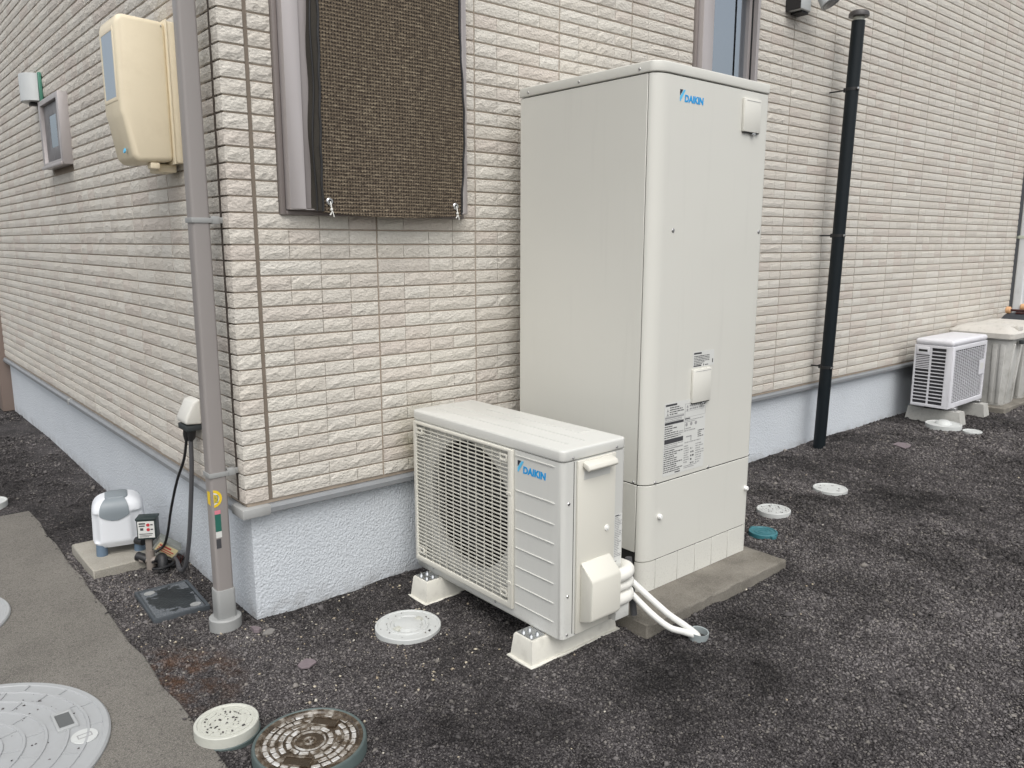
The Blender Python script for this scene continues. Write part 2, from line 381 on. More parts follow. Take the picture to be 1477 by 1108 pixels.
def lid_black():
    m = N('black_drain_lid'); sx = m.n('SeparateXYZ'); m.l(m.pos(), sx.inputs[0])
    dx = m.math('MULTIPLY', m.math('SUBTRACT', sx.outputs[0], -.145), 11.5); dy = m.math('MULTIPLY', m.math('SUBTRACT', sx.outputs[1], .372), 8.6)
    d = m.math('SQRT', m.math('ADD', m.math('MULTIPLY', dx, dx), m.math('MULTIPLY', dy, dy)))
    wet = m.math('GREATER_THAN', m.math('ADD', m.math('SUBTRACT', 1, d), m.math('MULTIPLY', m.math('SUBTRACT', m.noise(24, 5, .65), .5), 1.5)), .10)
    dry = m.ramp(m.noise(260, 2), [(.4, (.07, .08, .09)), (.6, (.13, .14, .15))])
    c = m.mix(wet, dry, m.ramp(m.noise(12, 4), [(.4, (.012, .015, .017)), (.7, (.028, .034, .036))]))
    m.set(Base_Color=c, Roughness=m.math('SUBTRACT', .75, m.math('MULTIPLY', wet, .3)))
    m.bump(m.voro(110).outputs['Distance'], .4, .003); return m.m
M['lidblack'] = lid_black()
def wet_iron():
    m = N('stained_cover'); n = m.noise(15, 6, .72)
    c = m.ramp(n, [(.42, (.030, .019, .010)), (.50, (.075, .055, .036)), (.58, (.22, .20, .17)), (.70, (.42, .41, .38))])
    m.set(Base_Color=c, Roughness=m.ramp(n, [(.4, .22), (.65, .45)]), Specular_IOR_Level=.6); m.bump(m.noise(150, 4), .25, .002); return m.m
M['wet'] = wet_iron()
def wet_block():
    m = N('worn_block_top'); n = m.noise(17, 6, .72); g = m.n('NewGeometry')
    c = m.ramp(m.math('ADD', n, m.math('MULTIPLY', g.outputs['Random Per Island'], .12)), [(.46, (.07, .05, .03)), (.54, (.30, .28, .25)), (.66, (.52, .52, .51))])
    m.set(Base_Color=c, Roughness=.28, Specular_IOR_Level=.7); m.bump(m.noise(200, 3), .2, .002); return m.m
M['wetblock'] = wet_block()
M['wetdark'] = plain('cover_mud', (.035, .024, .014), .3, var=.4, vs=30)

# ------------------------------------------------------------------ value noise for terrain
def vnoise(x, y, s, seed):
    rs = np.random.RandomState(seed); G = rs.rand(64, 64)
    u = x/s+1000; v = y/s+1000; i = np.floor(u).astype(int); j = np.floor(v).astype(int); a = u-i; b = v-j
    a = a*a*(3-2*a); b = b*b*(3-2*b); g = lambda p, q: G[p % 64, q % 64]
    return (g(i, j)*(1-a)+g(i+1, j)*a)*(1-b)+(g(i, j+1)*(1-a)+g(i+1, j+1)*a)*b-.5
def gz(x, y):
    x = np.asarray(x, float); y = np.asarray(y, float)
    base = .0085*np.clip(x-.6, 0, 9)
    return base+.030*vnoise(x, y, .55, 1)*np.clip((np.abs(x)+np.abs(y))/1.5, .25, 1)+.014*vnoise(x, y, .19, 2)+.007*vnoise(x, y, .07, 3)+.004*vnoise(x, y, .033, 4)
def gz1(x, y): return float(gz(x, y))

# ------------------------------------------------------------------ ground
def axis(lo, hi, step, far):
    a = list(np.arange(lo, hi+1e-6, step)); s = step; x = a[-1]
    while x < far: s *= 1.35; x += s; a.append(x)
    s = step; x = a[0]; L = []
    while x > -far: s *= 1.35; x -= s; L.append(x)
    return np.array(L[::-1]+a)
gx = axis(-1.2, 4.2, .022, 220); gy = axis(-1.75, 1.2, .022, 220)
XX, YY = np.meshgrid(gx, gy, indexing='ij'); ZZ = gz(XX, YY)
onpath = (XX < -.365) & (YY < 1.82) & (YY > -6); ZZ = np.where(onpath, np.minimum(ZZ, -.012), ZZ)
nx, ny = len(gx), len(gy)
ii = np.arange(nx*ny).reshape(nx, ny)
Fq = np.stack([ii[:-1, :-1], ii[1:, :-1], ii[1:, 1:], ii[:-1, 1:]], -1).reshape(-1, 4)
me = bpy.data.meshes.new('ground'); me.from_pydata(np.stack([XX, YY, ZZ], -1).reshape(-1, 3).tolist(), [], Fq.tolist()); me.materials.append(M['ground'])
me.polygons.foreach_set('use_smooth', [True]*len(me.polygons))
ground = bpy.data.objects.new('ground', me); COL.objects.link(ground)
tag(ground, 'dark crushed gravel ground around the house', 'ground', kind='structure')

b = B(); pn = 70
ys = np.linspace(-6, 1.83, pn)
edge = [(-.355+.004*math.sin(i*1.7)+rnd.uniform(-.004, .004), y) for i, y in enumerate(ys)]
poly = [(-6, -6)]+edge+[(-6, 1.90)]
b.prism(poly, -.09, .012, 'z', bev=.004, seg=1)
path = b.obj('concrete_path', M['path'], smooth=False); tag(path, 'weathered grey-brown concrete path running along the side wall', 'path', kind='structure')

# ------------------------------------------------------------------ house
H = thing('house', 'cream split-face brick sided house on a pale blue-grey foundation', 'house', (0, 0, 0))
P, ZB, SX, D = .0506, .4349, .0899, .4484
ZT = ZB+62*P
XE, YE = 7.08, 4.66
WINS = dict(front=[(.175, .920, ZB+19*P, 2.62), (2.335, 2.835, 1.42, 2.62)], side=[(1.93, 2.36, 1.685, 2.01)])
def wall_boxes(a0, a1, z0, z1, wins, f):
    wins = sorted(wins); x = a0
    for (u0, u1, w0, w1) in wins:
        f(x, u0, z0, z1); f(u0, u1, z0, w0); f(u0, u1, w1, z1); x = u1
    f(x, a1, z0, z1)
b = B(); wall_boxes(.009, XE, ZB-.012, ZT, WINS['front'], lambda a, c, z0, z1: b.box(a, c, 0.006, .14, z0, z1))
FW = b.obj('front_wall', M['joint'], H, smooth=False)
b = B(); wall_boxes(.141, YE, ZB-.012, ZT, WINS['side'], lambda a, c, z0, z1: b.box(.006, .14, a, c, z0, z1))
SW = b.obj('side_wall', M['joint'], H, smooth=False)
b = B(); b.box(.141, 9, YE-.15, YE, 0, ZT); b.box(8.85, 9, .03, YE-.16, 0, ZT); BW = b.obj('unseen_back_wall', M['stucco'], H, smooth=False)  # unseen walls, added to stop light entering from the back
b = B(); b.box(-.02, 9.02, -.02, YE+.02, ZT+.002, ZT+.16); b.obj('roof', M['roofm'], H, smooth=False)  # unseen flat slab, added to keep sky light out of the interior
b = B(); b.box(.141, 8.84, .15, YE-.16, -.05, ZB-.02); b.obj('floor_slab', M['void'], H, smooth=False)

# brick template: front face nu x 2 cells, uneven, sides sloping to the joint
JW = .0041
def brick_verts(L, h, seed, nu, amp=1.0):
    r = random.Random(seed); V = []; F = []
    def vid(i, j): return i*3+j
    for i in range(nu+1):
        for j in range(3):
            e = (i in (0, nu)) or (j in (0, 2))
            u = L*i/nu; z = h*j/2
            if e:
                o = r.uniform(-.0028, -.0008) if j in (0, 2) or amp == 1.0 else -.0004
                if i == 0: u += (.0006+r.uniform(0, .0005))*amp
                if i == nu: u -= (.0006+r.uniform(0, .0005))*amp
                if j == 0: z += .0016+r.uniform(0, .0016)
                if j == 2: z -= .0014+r.uniform(0, .0014)
                if i not in (0, nu): u += r.uniform(-.2, .2)*L/nu
            else:
                u += r.uniform(-.25, .25)*L/nu; z += r.uniform(-.2, .2)*h; o = r.uniform(-.0003, .0026)*amp
            V.append((u, -o, z))
    for i in range(nu):
        for j in range(2): F.append((vid(i, j), vid(i+1, j), vid(i+1, j+1), vid(i, j+1)))
    per = [(i, 0) for i in range(nu)]+[(nu, 0), (nu, 1)]+[(i, 2) for i in range(nu, 0, -1)]+[(0, 2), (0, 1)]
    n0 = len(V)
    for (i, j) in per: V.append((L*i/nu, 0.0062, h*j/2))
    n = len(per)
    for k in range(n): a = vid(*per[k]); c = vid(*per[(k+1) % n]); F.append((c, a, n0+k, n0+(k+1) % n))
    return V, F
def corner_verts(la, lb, h, seed):
    # L-shaped corner brick: la along +X, lb along +Y; 3 columns, slightly uneven
    r = random.Random(seed); V = []; F = []
    cols = [(0, lb, 0), (0, lb*.5, 0), (0, 0, 1), (la*.34, 0, 2), (la*.68, 0, 2), (la, 0, 2)]
    def front(c, e):
        x, y, t = c; o = r.uniform(-.0024, -.0006) if e else r.uniform(0, .0035)
        if t == 0: return (-o, y, 0)
        if t == 1: return (.003, .003, 0)
        return (x, -o, 0)
    for i, c in enumerate(cols):
        for j in range(3):
            e = i in (0, 5) or j in (0, 2); x, y, _ = front(c, e)
            if i == 0: y -= .0015
            if i == 5: x -= .0015
            z = h*j/2+(.0018 if j == 0 else -.0016 if j == 2 else r.uniform(-.004, .004))
            V.append((x, y, z))
    for i in range(5):
        for j in range(2): F.append((i*3+j, (i+1)*3+j, (i+1)*3+j+1, i*3+j+1))
    back = [(0.0062, lb), (0.0062, lb*.5), (0.0062, 0.0062), (la*.34, 0.0062), (la*.68, 0.0062), (la, 0.0062)]
    per = [(i, 0) for i in range(5)]+[(5, 0), (5, 1)]+[(i, 2) for i in range(5, 0, -1)]+[(0, 2), (0, 1)]
    n0 = len(V); n = len(per)
    for (i, j) in per: V.append((back[i][0], back[i][1], h*j/2))
    for k in range(n): a = per[k][0]*3+per[k][1]; q = per[(k+1) % n]; F.append((q[0]*3+q[1], a, n0+k, n0+(k+1) % n))
    return V, F
bricks = []      # (wall, a0, a1, zc, variant)
rb = random.Random(11)
HB = P-JW
def subtract(segs, u0, u1):
    out = []
    for s0, s1 in segs:
        if u1 <= s0 or u0 >= s1: out.append((s0, s1)); continue
        if u0-s0 > .012: out.append((s0, u0))
        if s1-u1 > .012: out.append((u1, s1))
    return out
def lay(wall, seams, wins, end):
    for k in range(62):
        z = ZB+k*P; segs = []; last = None
        for (s0, s1, j0) in seams:
            u = (s1-s0)/4
            pat = rb.choices([(1, 1, 1, 1), (2, 1, 1), (1, 2, 1), (1, 1, 2), (2, 2)], (30, 18, 18, 18, 16))[0]
            a = s0
            for q in pat:
                e = a+u*q
                l = a+(j0 if a == s0 else .0006); h_ = e-(.0030 if abs(e-s1) < 1e-6 else .0006); segs.append((l, min(h_, end))); a = e
        for (u0, u1, w0, w1) in wins:
            if z+HB > w0+.01 and z < w1-.01: segs = subtract(segs, u0-.004, u1+.004)
        for s0, s1 in segs:
            if s1-s0 > .012: bricks.append((wall, s0, s1, z))
fs = [(SX+n*D, SX+(n+1)*D, .0075 if n == 0 else .0032) for n in range(16) if SX+n*D < XE]
lay('f', fs, WINS['front'], XE-.004)
sy = [.062, .557]+[.557+.4565*n for n in range(1, 10)]
lay('s', [(sy[i], sy[i+1], .0085 if i == 0 else .0032) for i in range(len(sy)-1) if sy[i] < YE], WINS['side'], YE-.004)
# which bricks show largest: project, skip what the tank, heat pump, meter box or downspout hides
OCC = [((1.128, -.775, .04), (1.79, -.10, 1.88)), ((.5724, -.9277, .12), (.8455, -.1532, .71)), ((-.18, .35, 1.56), (0, .55, 2.02)), ((-.1, .035, 0), (-.04, .085, 3)), ((.26, -.07, 1.39), (.90, -.05, 2.6))]
def hidden(p):
    d = p-CAMP
    for lo, hi in OCC:
        t0, t1 = 0, .999
        for q in range(3):
            a, c = (lo[q]-CAMP[q])/d[q], (hi[q]-CAMP[q])/d[q]
            t0 = max(t0, min(a, c)); t1 = min(t1, max(a, c))
        if t0 < t1: return True
    return False
def pix(p):
    d = Vector(p)-CAMP; z = d.dot(fw)
    return (738.5+FPX*d.dot(rt)/z, 554-FPX*d.dot(up)/z) if z > .05 else None
def area(br):
    wl, a0, a1, z = br; f = (lambda a, z: (a, 0, z)) if wl == 'f' else (lambda a, z: (0, a, z))
    q = [pix(f(a, zz)) for a, zz in ((a0, z), (a1, z), (a1, z+HB), (a0, z+HB))]
    if None in q: return 0
    m = (sum(x for x, _ in q)/4, sum(y for _, y in q)/4)
    if not (0 < m[0] < 1477 and 0 < m[1] < 1108) or hidden(Vector(f((a0+a1)/2, z+HB/2))): return 0
    return abs(sum(q[i][0]*q[(i+1) % 4][1]-q[(i+1) % 4][0]*q[i][1] for i in range(4)))/2
bricks.sort(key=area, reverse=True)
NIND = 264
TM = {}
def brick_mesh(kind, v):
    if (kind, v) not in TM:
        L = D/4-.0024 if kind == 1 else D/2-.0024
        V, F = brick_verts(L, HB, 100*kind+v, 4 if kind == 1 else 6)
        m_ = bpy.data.meshes.new('brick'); m_.from_pydata(V, [], F); m_.materials.append(M['brick']); m_.update()
        TM[(kind, v)] = (m_, L)
    return TM[(kind, v)]
def put(br, i):
    wl, a0, a1, z = br; L = a1-a0; kind = 1 if L < .16 else 2
    m_, L0 = brick_mesh(kind, i % 12)
    o = bpy.data.objects.new('brick', m_); COL.objects.link(o); o.scale.x = L/L0
    if wl == 'f': o.parent = FW; o.location = (a0, 0, z)
    else: o.parent = SW; o.location = (0, a1, z); o.rotation_euler.z = -math.pi/2
for i, br in enumerate(bricks[:NIND]): put(br, i)
rest = {'f': B(), 's': B()}
for i, br in enumerate(bricks[NIND:]):
    wl, a0, a1, z = br; L = a1-a0
    V, F = brick_verts(L, HB, 5000+i, 3 if L < .16 else 5, .85 if wl == 's' and a0 < 2.6 else .35)
    rest[wl].add([(a0+x, y, z+zz) for x, y, zz in V] if wl == 'f' else [(y, a1-x, z+zz) for x, y, zz in V], F)
for k, par in (('f', FW), ('s', SW)):
    o = rest[k].obj('brick_field', M['brick'], par, smooth=False); o['kind'] = 'stuff'
for k in range(36):     # corner bricks seen in the picture
    V, F = corner_verts(SX-.0055, .0535, HB, 900+k); bb = B(); bb.add([(x, y, z+ZB+k*P) for x, y, z in V], F); bb.obj('corner_brick', M['brick'], FW, smooth=False)
bb = B()
for k in range(36, 62):
    V, F = corner_verts(SX-.0055, .0535, HB, 900+k); bb.add([(x, y, z+ZB+k*P) for x, y, z in V], F)
o = bb.obj('corner_brick_field', M['brick'], FW, smooth=False); o['kind'] = 'stuff'
def caulk_strip(par, along, c, wdt, out=.0035, mat='caulk'):
    bb = B(); n = 120; V = []; F = []
    for i in range(n+1):
        z = ZB+(ZT-ZB)*i/n; a, e = c-wdt/2+rnd.uniform(-.0012, .0008), c+wdt/2+rnd.uniform(-.0008, .0012)
        for t, q in ((a, .008), (a, out), (c, out+.001), (e, out), (e, .008)): V.append((t, q, z) if along == 'x' else (q, t, z))
        if i:
            for k in range(4):
                f = (i*5-5+k, i*5-4+k, i*5+1+k, i*5+k); F.append(f if along == 'x' else f[::-1])
    bb.add(V, F); bb.obj('caulk_joint', M[mat], par)
caulk_strip(FW, 'x', SX, .0125); caulk_strip(SW, 'y', .0615, .0165, .0012, 'caulkshade')
# foundation, drip trim
FS = .0271
b = B(); b.box(FS, XE-.02, FS, .14, -.3, .405); b.box(FS, .14, .1405, YE, -.3, .405)
fo = b.obj('foundation', M['stucco'], H, smooth=False)
TZ0, TZ1 = .392, .4215
def trimprof(a0, a1, ax):
    pr = [(.03, TZ0), (-.011, TZ0), (-.0145, TZ0+.003), (-.0145, TZ0+.019), (-.006, TZ1), (.03, TZ1)]
    bb = B(); bb.prism(pr, a0, a1, 'x'); V = bb.V
    if ax == 'y': bb.V = [(y, x, z) for x, y, z in V]; bb.F = [f[::-1] for f in bb.F]
    return bb
trimprof(.075, XE, 'x').obj('drip_trim', M['trim'], H, smooth=False)
trimprof(.075, 2.492, 'y').obj('drip_trim', M['trim'], H, smooth=False)
trimprof(2.497, YE, 'y').obj('drip_trim', M['trim'], H, smooth=False)
b = B(); b.prism([(-.018, -.018), (.082, -.018), (.082, .03), (.03, .03), (.03, .082), (-.018, .082)], TZ0-.004, TZ1+.001, 'z', bev=.004); b.obj('trim_corner_cap', M['trimcap'], H)
b = B(); b.box(-.0175, .028, 2.482, 2.507, TZ0-.003, TZ1+.002, bev=.002); b.obj('trim_joint_clip', M['trimcap'], H)
b = B(); b.box(.008, .03, .03, YE, .4225, ZB-.013); b.box(.031, XE, .008, .03, .4225, ZB-.013); b.obj('vent_gap', M['void'], H, smooth=False)
# windows
def front_window(u0, u1, w0, w1, fwid, out, sash):
    wd = B(); wd.ring((u0+.016, u1-.006, w0+.010, w1), (u0+fwid, u1-.028, w0+.014, w1-.05), -out, .05, 'y', bev=.003)
    win = wd.obj('window', M['frame'], H)
    c = B(); c.box(u0-.002, u0+.015, -.012, .03, w0-.006, w1, bev=.003); c.box(u0+.0155, u1+.002, -.012, .03, w0-.006, w0+.0095, bev=.003); c.box(u1-.0055, u1+.004, -.008, .03, w0+.01, w1, bev=.002); c.obj('caulk', M['framedark'], win)
    g = B(); g.ring((u0+fwid+.002, u1-.03, w0+.016, w1-.052), (u0+fwid+.002+sash, u1-.03-sash, w0+.016+sash, w1-.052-sash), -out+(.03 if sash < .04 else .010), .045, 'y', bev=.002); g.obj('sash', M['frame' if sash < .04 else 'frame2'], win)
    p_ = B(); p_.box(u0+fwid+sash-.004, u1-.026-sash, .012, .018, w0+.012+sash, w1-.046-sash); p_.obj('pane', M['glass'], win, smooth=False)
    n = 40; cu = B(); V = []; F = []
    for i in range(n+1):
        x = u0+.02+(u1-u0-.04)*i/n; y = .075+.012*math.sin(i*1.9)
        V += [(x, y, w0+.01), (x, y, w1-.01)]
        if i: F.append((2*i-2, 2*i, 2*i+1, 2*i-1))
    cu.add(V, F); cu.obj('curtain', M['curtain'], win)
    return win
front_window(*WINS['front'][0], .072, .045, .05)
front_window(*WINS['front'][1], .10, .04, .03)
w2 = B(); w2.box(2.757, 2.763, -.0425, -.035, 1.5, 2.6); w2.obj('frame_groove', M['void'], H, smooth=False)
u0, u1, w0, w1 = WINS['side'][0]
wd = B(); wd.ring((u0-.006, u1+.01, w0-.008, w1+.006), (u0+.035, u1-.03, w0+.02, w1-.02), -.042, .03, 'x', bev=.002); win = wd.obj('window', M['frame'], H)
g = B(); g.ring((u0+.036, u1-.031, w0+.021, w1-.021), (u0+.14, u1-.14, w0+.09, w1-.08), -.026, .02, 'x', bev=.002); g.obj('sash', plain('dark_sash', (.15, .145, .15), .45), win)
g = B(); g.box(-.0245, -.0185, u0+.138, u1-.138, w0+.088, w1-.078); g.obj('pane', M['glass2'], win, smooth=False)
g = B(); g.box(.03, .05, u0+.03, u1-.03, w0, w1); g.obj('blind', M['curtain'], win, smooth=False)
g = B(); g.box(-.052, -.0425, u0-.004, u1+.008, w0-.012, w0+.004, bev=.002); g.obj('sill', M['frame'], win)
# wall ends
b = B(); b.box(-.05, .12, YE+.001, YE+.16, 0, 2.6, bev=.004); b.obj('porch_post', M['brownpost'], H)
b = B(); b.box(XE+.002, XE+.02, .016, .1, 0, ZT); b.obj('end_gap_shade', M['void'], H, smooth=False)  # black strip standing for the shaded gap where the wall ends
b = B(); b.box(XE+.021, 8.84, -.02, .1, 0, ZT); b.obj('porch_panel', M['porch'], H, smooth=False)

# ------------------------------------------------------------------ writing helpers
def text_mesh(body, size, name, mat, parent, origin, ax, az, shear=.0, bold=.0, spacing=1.0, root=None):
    cu = bpy.data.curves.new('t', 'FONT'); cu.body = body; cu.size = size; cu.shear = shear; cu.offset = bold; cu.space_character = spacing; cu.extrude = .0003
    to = bpy.data.objects.new('t', cu); COL.objects.link(to); dg = bpy.context.evaluated_depsgraph_get(); dg.update()
    mm = bpy.data.meshes.new_from_object(to.evaluated_get(dg)); bpy.data.objects.remove(to)
    ax = Vector(ax); az = Vector(az); o = Vector(origin); nrm = ax.cross(az)
    bb = B(); bb.add([o+ax*v.co.x+az*v.co.y+nrm*v.co.z for v in mm.vertices], [tuple(p_.vertices) for p_ in mm.polygons])
    wdt = max(v.co.x for v in mm.vertices)
    bpy.data.meshes.remove(mm); return bb.obj(name, mat, parent, smooth=False), wdt
def flat_poly(name, mat, parent, origin, ax, az, polys, th=.0004):
    ax = Vector(ax); az = Vector(az); o = Vector(origin); nrm = ax.cross(az); bb = B()
    for pl in polys:
        n = len(pl); V = [o+ax*u+az*w_ for u, w_ in pl]+[o+ax*u+az*w_+nrm*th for u, w_ in pl]
        bb.add(V, [tuple(range(n, 2*n))]+[(i, (i+1) % n, n+(i+1) % n, n+i) for i in range(n)])
    return bb.obj(name, mat, parent, smooth=False)
def rect(u0, w0, u1, w1): return [(u0, w0), (u1, w0), (u1, w1), (u0, w1)]
def maker_logo(parent, origin, ax, az, capital):
    # triangle mark and six blue capitals; origin at the bottom left of the mark
    s = capital/.7
    h = capital*1.75
    ax = Vector(ax); az = Vector(az); o = Vector(origin)
    flat_poly('logo_mark_dark', M['navy'], parent, o, ax, az, [[(0, h), (0, h*.45), (h*.42, h)]])
    flat_poly('logo_mark_light', M['lblue'], parent, o, ax, az, [[(0, h*.36), (0, 0), (h*.10, 0), (h*.78, h), (h*.50, h)]])
    text_mesh('DAIKIN', s, 'logo_lettering', M['blue'], parent, o+ax*(h*.66)+az*(h*.02), ax, az, shear=.06, bold=.045*s, spacing=1.02)
def fine_print(parent, origin, ax, az, wd, ht, seed, name='label_print', lines=9, mat='ink', margin=.06, gap=.15):
    # unreadably small printed rows
    r = random.Random(seed); polys = []; lh = ht/lines
    for k in range(lines):
        u = wd*margin; end = wd*(1-margin)*r.choice((1, 1, .9, .7, .55))
        while u < end:
            l = r.uniform(.02, .09)*max(wd, .12)
            polys.append(rect(u, ht-(k+.8)*lh, min(u+l, end), ht-(k+.35)*lh)); u += l+r.uniform(.15, .5)*lh
    return flat_poly(name, M[mat], parent, origin, ax, az, polys)

# ------------------------------------------------------------------ downspout at the corner
dz = gz1(-.07, .06)
ds = thing('downspout', 'taupe square downspout with grey foot standing at the house corner', 'downspout', (-.07, .062, 0))
b = B(); b.prism(rrect(-.0985, -.042, .036, .088, .010, 4), .13, 3.3, 'z'); b.obj('pipe', M['downspout'], ds)
b = B(); b.prism(rrect(-.1025, -.038, .032, .092, .012, 4), .035, .142, 'z', bev=.0015); b.obj('foot', M['dsfoot'], ds)
b = B(); b.lathe([(0, .040), (.048, .040), (.053, .036), (.053, -.02), (0, -.02)], (-.070, .062, 0), 36); b.obj('flange', M['dsfoot'], ds)
for z in (1.369, .545):
    b = B(); b.ring((-.1015, -.039, .033, .091), (-.0986, -.0419, .0359, .0881), z-.008, z+.008, 'z', bev=.0008); b.box(-.0385, -.012, .038, .062, z-.011, z+.013, bev=.002); b.box(-.014, .006, .045, .056, z-.008, z+.010, bev=.001)
    b.obj('band_clip', M['dsfoot'], ds)
def disc_poly(cx, cz, r, n=28, sx=1): return [(cx+sx*r*math.cos(2*math.pi*i/n), cz+r*math.sin(2*math.pi*i/n)) for i in range(n)]
AX = (1, 0, 0); AZ = (0, 0, 1); LY = (0, -1, 0)
def half(poly, lo): return [(max(u, lo), w_) for u, w_ in poly]
o = (0, .0354, 0)
flat_poly('round_sticker', M['yellow'], ds, o, AX, AZ, [half(disc_poly(-.094, .466, .030), -.0915)])
flat_poly('sticker_ring', M['label'], ds, (0, .0350, 0), AX, AZ, [half(disc_poly(-.094, .466, .021), -.0915)])
flat_poly('sticker_centre', M['yellow'], ds, (0, .0346, 0), AX, AZ, [half(disc_poly(-.094, .466, .016), -.0915)])
fine_print(ds, (-.0905, .0342, .452), AX, AZ, .016, .028, 4, lines=6, mat='green')
flat_poly('round_sticker_side', M['yellow'], ds, (-.0988, 0, 0), LY, AZ, [[(-.070, .445), (-.046, .442), (-.046, .490), (-.070, .487)]])
flat_poly('label_pink', M['pink'], ds, o, AX, AZ, [rect(-.0915, .412, -.072, .425)])
flat_poly('label_green', M['green'], ds, o, AX, AZ, [rect(-.0915, .352, -.072, .411)])
flat_poly('label_white', M['label'], ds, o, AX, AZ, [rect(-.0915, .330, -.072, .351)])
flat_poly('label_black', M['ink'], ds, o, AX, AZ, [rect(-.0915, .293, -.076, .326)])

# ------------------------------------------------------------------ meter box on the side wall
mb = thing('meter_box', 'yellowed cream electricity meter box on the side wall behind the downspout', 'meter box', (-.09, .45, 1.56))
prof = [(-.034, 1.572), (-.150, 1.562), (-.166, 1.585), (-.186, 1.705), (-.192, 1.725), (-.192, 2.0), (-.178, 2.025), (-.034, 2.018)]
b = B(); b.prism(prof, .352, .548, 'y', bev=.016, seg=3); b.obj('cover', M['meter'], mb)
b = B(); b.box(-.032, -.001, .348, .552, 1.566, 2.022, bev=.008, seg=2); b.obj('back_case', M['meter'], mb)
b = B(); b.box(-.036, -.030, .344, .556, 1.562, 2.026, bev=.0025); b.obj('flange', M['meter'], mb)
b = B(); b.ring((.376, .524, 1.757, 1.985), (.388, .512, 1.769, 1.973), -.1935, -.186, 'x', bev=.001); wf = b.obj('window_rim', M['meter'], mb)
b = B(); b.box(-.1895, -.1865, .389, .511, 1.77, 1.972); b.obj('window_backing', plain('meter_face', (.16, .17, .18), .5), mb, smooth=False)
b = B(); b.box(-.1926, -.190, .3885, .5115, 1.7695, 1.9725); b.obj('window_pane', M['glass2'], mb, smooth=False)
b = B(); b.box(-.075, -.012, .40, .50, 1.538, 1.5655, bev=.006); b.box(-.11, -.08, .36, .40, 1.545, 1.5655, bev=.004); b.obj('cable_gland', M['meter'], mb)
b = B(); b.lathe([(0, .004), (.008, .004), (.008, 0)], (-.176, .40, 1.60), 14, Matrix.Rotation(R(-80), 4, 'Y')); b.obj('blue_seal', M['lblue'], mb)
b = B(); b.box(-.05, -.047, .349, .3525, 2.0, 2.004); b.lathe([(0, .003), (.004, .003), (.004, 0)], (-.115, .42, 2.0225), 10); b.obj('cover_screw', M['screw'], mb)

# ------------------------------------------------------------------ wall lamp
wl = thing('wall_lamp', 'silver half-round wall lamp with green edge beside the small window', 'wall lamp', (-.04, 2.52, 2.03))
arc = [(-.018-.072*math.sin(math.pi*k/16), 2.52+.085*math.cos(math.pi*k/16)) for k in range(17)]
b = B(); b.prism(arc, 2.035, 2.175, 'z', bev=.002, seg=1); b.obj('shade', M['lampw'], wl)
b = B(); b.box(-.017, -.001, 2.428, 2.612, 2.03, 2.18, bev=.003); b.obj('back_plate', M['lampg'], wl)
b = B(); b.box(-.05, -.012, 2.49, 2.55, 2.02, 2.034, bev=.003); b.obj('bulb_socket', M['black'], wl)

# ------------------------------------------------------------------ outlet and cables
ou = thing('wall_outlet', 'white weatherproof outlet with grey base and two plugged cables', 'outlet', (-.03, .41, .63))
b = B(); b.prism([(-.002, .745), (-.030, .735), (-.060, .675), (-.060, .655), (-.002, .65)], .355, .455, 'y', bev=.008, seg=3); b.obj('hood', plain('outlet_white', (.64, .63, .585), .45), ou)
b = B(); b.box(-.058, -.001, .359, .451, .628, .6495, bev=.004); b.obj('base', M['charcoal'], ou)
b = B(); b.tube([(-.032, .425, .634), (-.034, .43, .60), (-.036, .435, .58)], [.016, .015, .008], 12); b.tube([(-.03, .385, .634), (-.032, .39, .60), (-.034, .395, .585)], [.015, .014, .007], 12); b.obj('plug', M['black'], ou)
b = B(); b.tube(smoothpath([(-.036, .435, .585), (-.04, .47, .5), (-.05, .54, .40), (-.055, .62, .27), (-.06, .67, .16), (-.07, .70, .10), (-.10, .715, .075)]), .0055, 8)
tag(b.obj('pump_cable', M['cable_black']), 'thin black cable from the wall outlet down to the valve assembly', 'cable')
b = B(); b.tube(smoothpath([(-.034, .395, .59), (-.035, .405, .48), (-.04, .43, .33), (-.045, .47, .17), (-.05, .52, .06), (-.045, .60, .022), (-.03, .69, .03), (-.04, .76, .05)]), .0085, 8)
tag(b.obj('power_cable', M['cable_grey']), 'thick dark grey cable hanging in a loop below the wall outlet', 'cable')

# ------------------------------------------------------------------ air pump, pad, valves
pz = .036
b = B(); b.box(-.318, -.045, .772, 1.135, -.03, pz, bev=.004, seg=1); tag(b.obj('concrete_pad', M['pad']), 'small pale concrete pad under the air pump', 'concrete pad')
ap = thing('air_pump', 'white septic air pump with grey lid on a small concrete pad', 'air pump', (-.165, .965, pz), R(-14))
def pump_pt(th, t):
    z = .035+.20*t
    if t < .12: s_ = .86+1.16*t
    elif t < .62: s_ = 1.0-.05*(t-.12)
    else: s_ = .975*(max(0, 1-((t-.62)/.40)**3.2*.92))**.42
    c_, s2 = math.cos(th), math.sin(th); e = 4.5
    rr = (abs(c_)**e+abs(s2)**e)**(-1/e)
    groove = 1-.11*max(0, math.cos(th-R(-140))-.97)/.03*(1 if .1 < t < .72 else 0)
    groove *= 1-.11*max(0, math.cos(th-R(-52))-.97)/.03*(1 if .1 < t < .72 else 0)
    return (.100*rr*c_*s_*groove, .092*rr*s2*s_*groove, z)
b = B(); nt_, nr = 80, 30; V = []; F = []
for i in range(nr+1):
    for k in range(nt_): V.append(pump_pt(2*math.pi*k/nt_, i/nr))
for i in range(nr):
    for k in range(nt_): F.append((i*nt_+k, i*nt_+(k+1) % nt_, (i+1)*nt_+(k+1) % nt_, (i+1)*nt_+k))
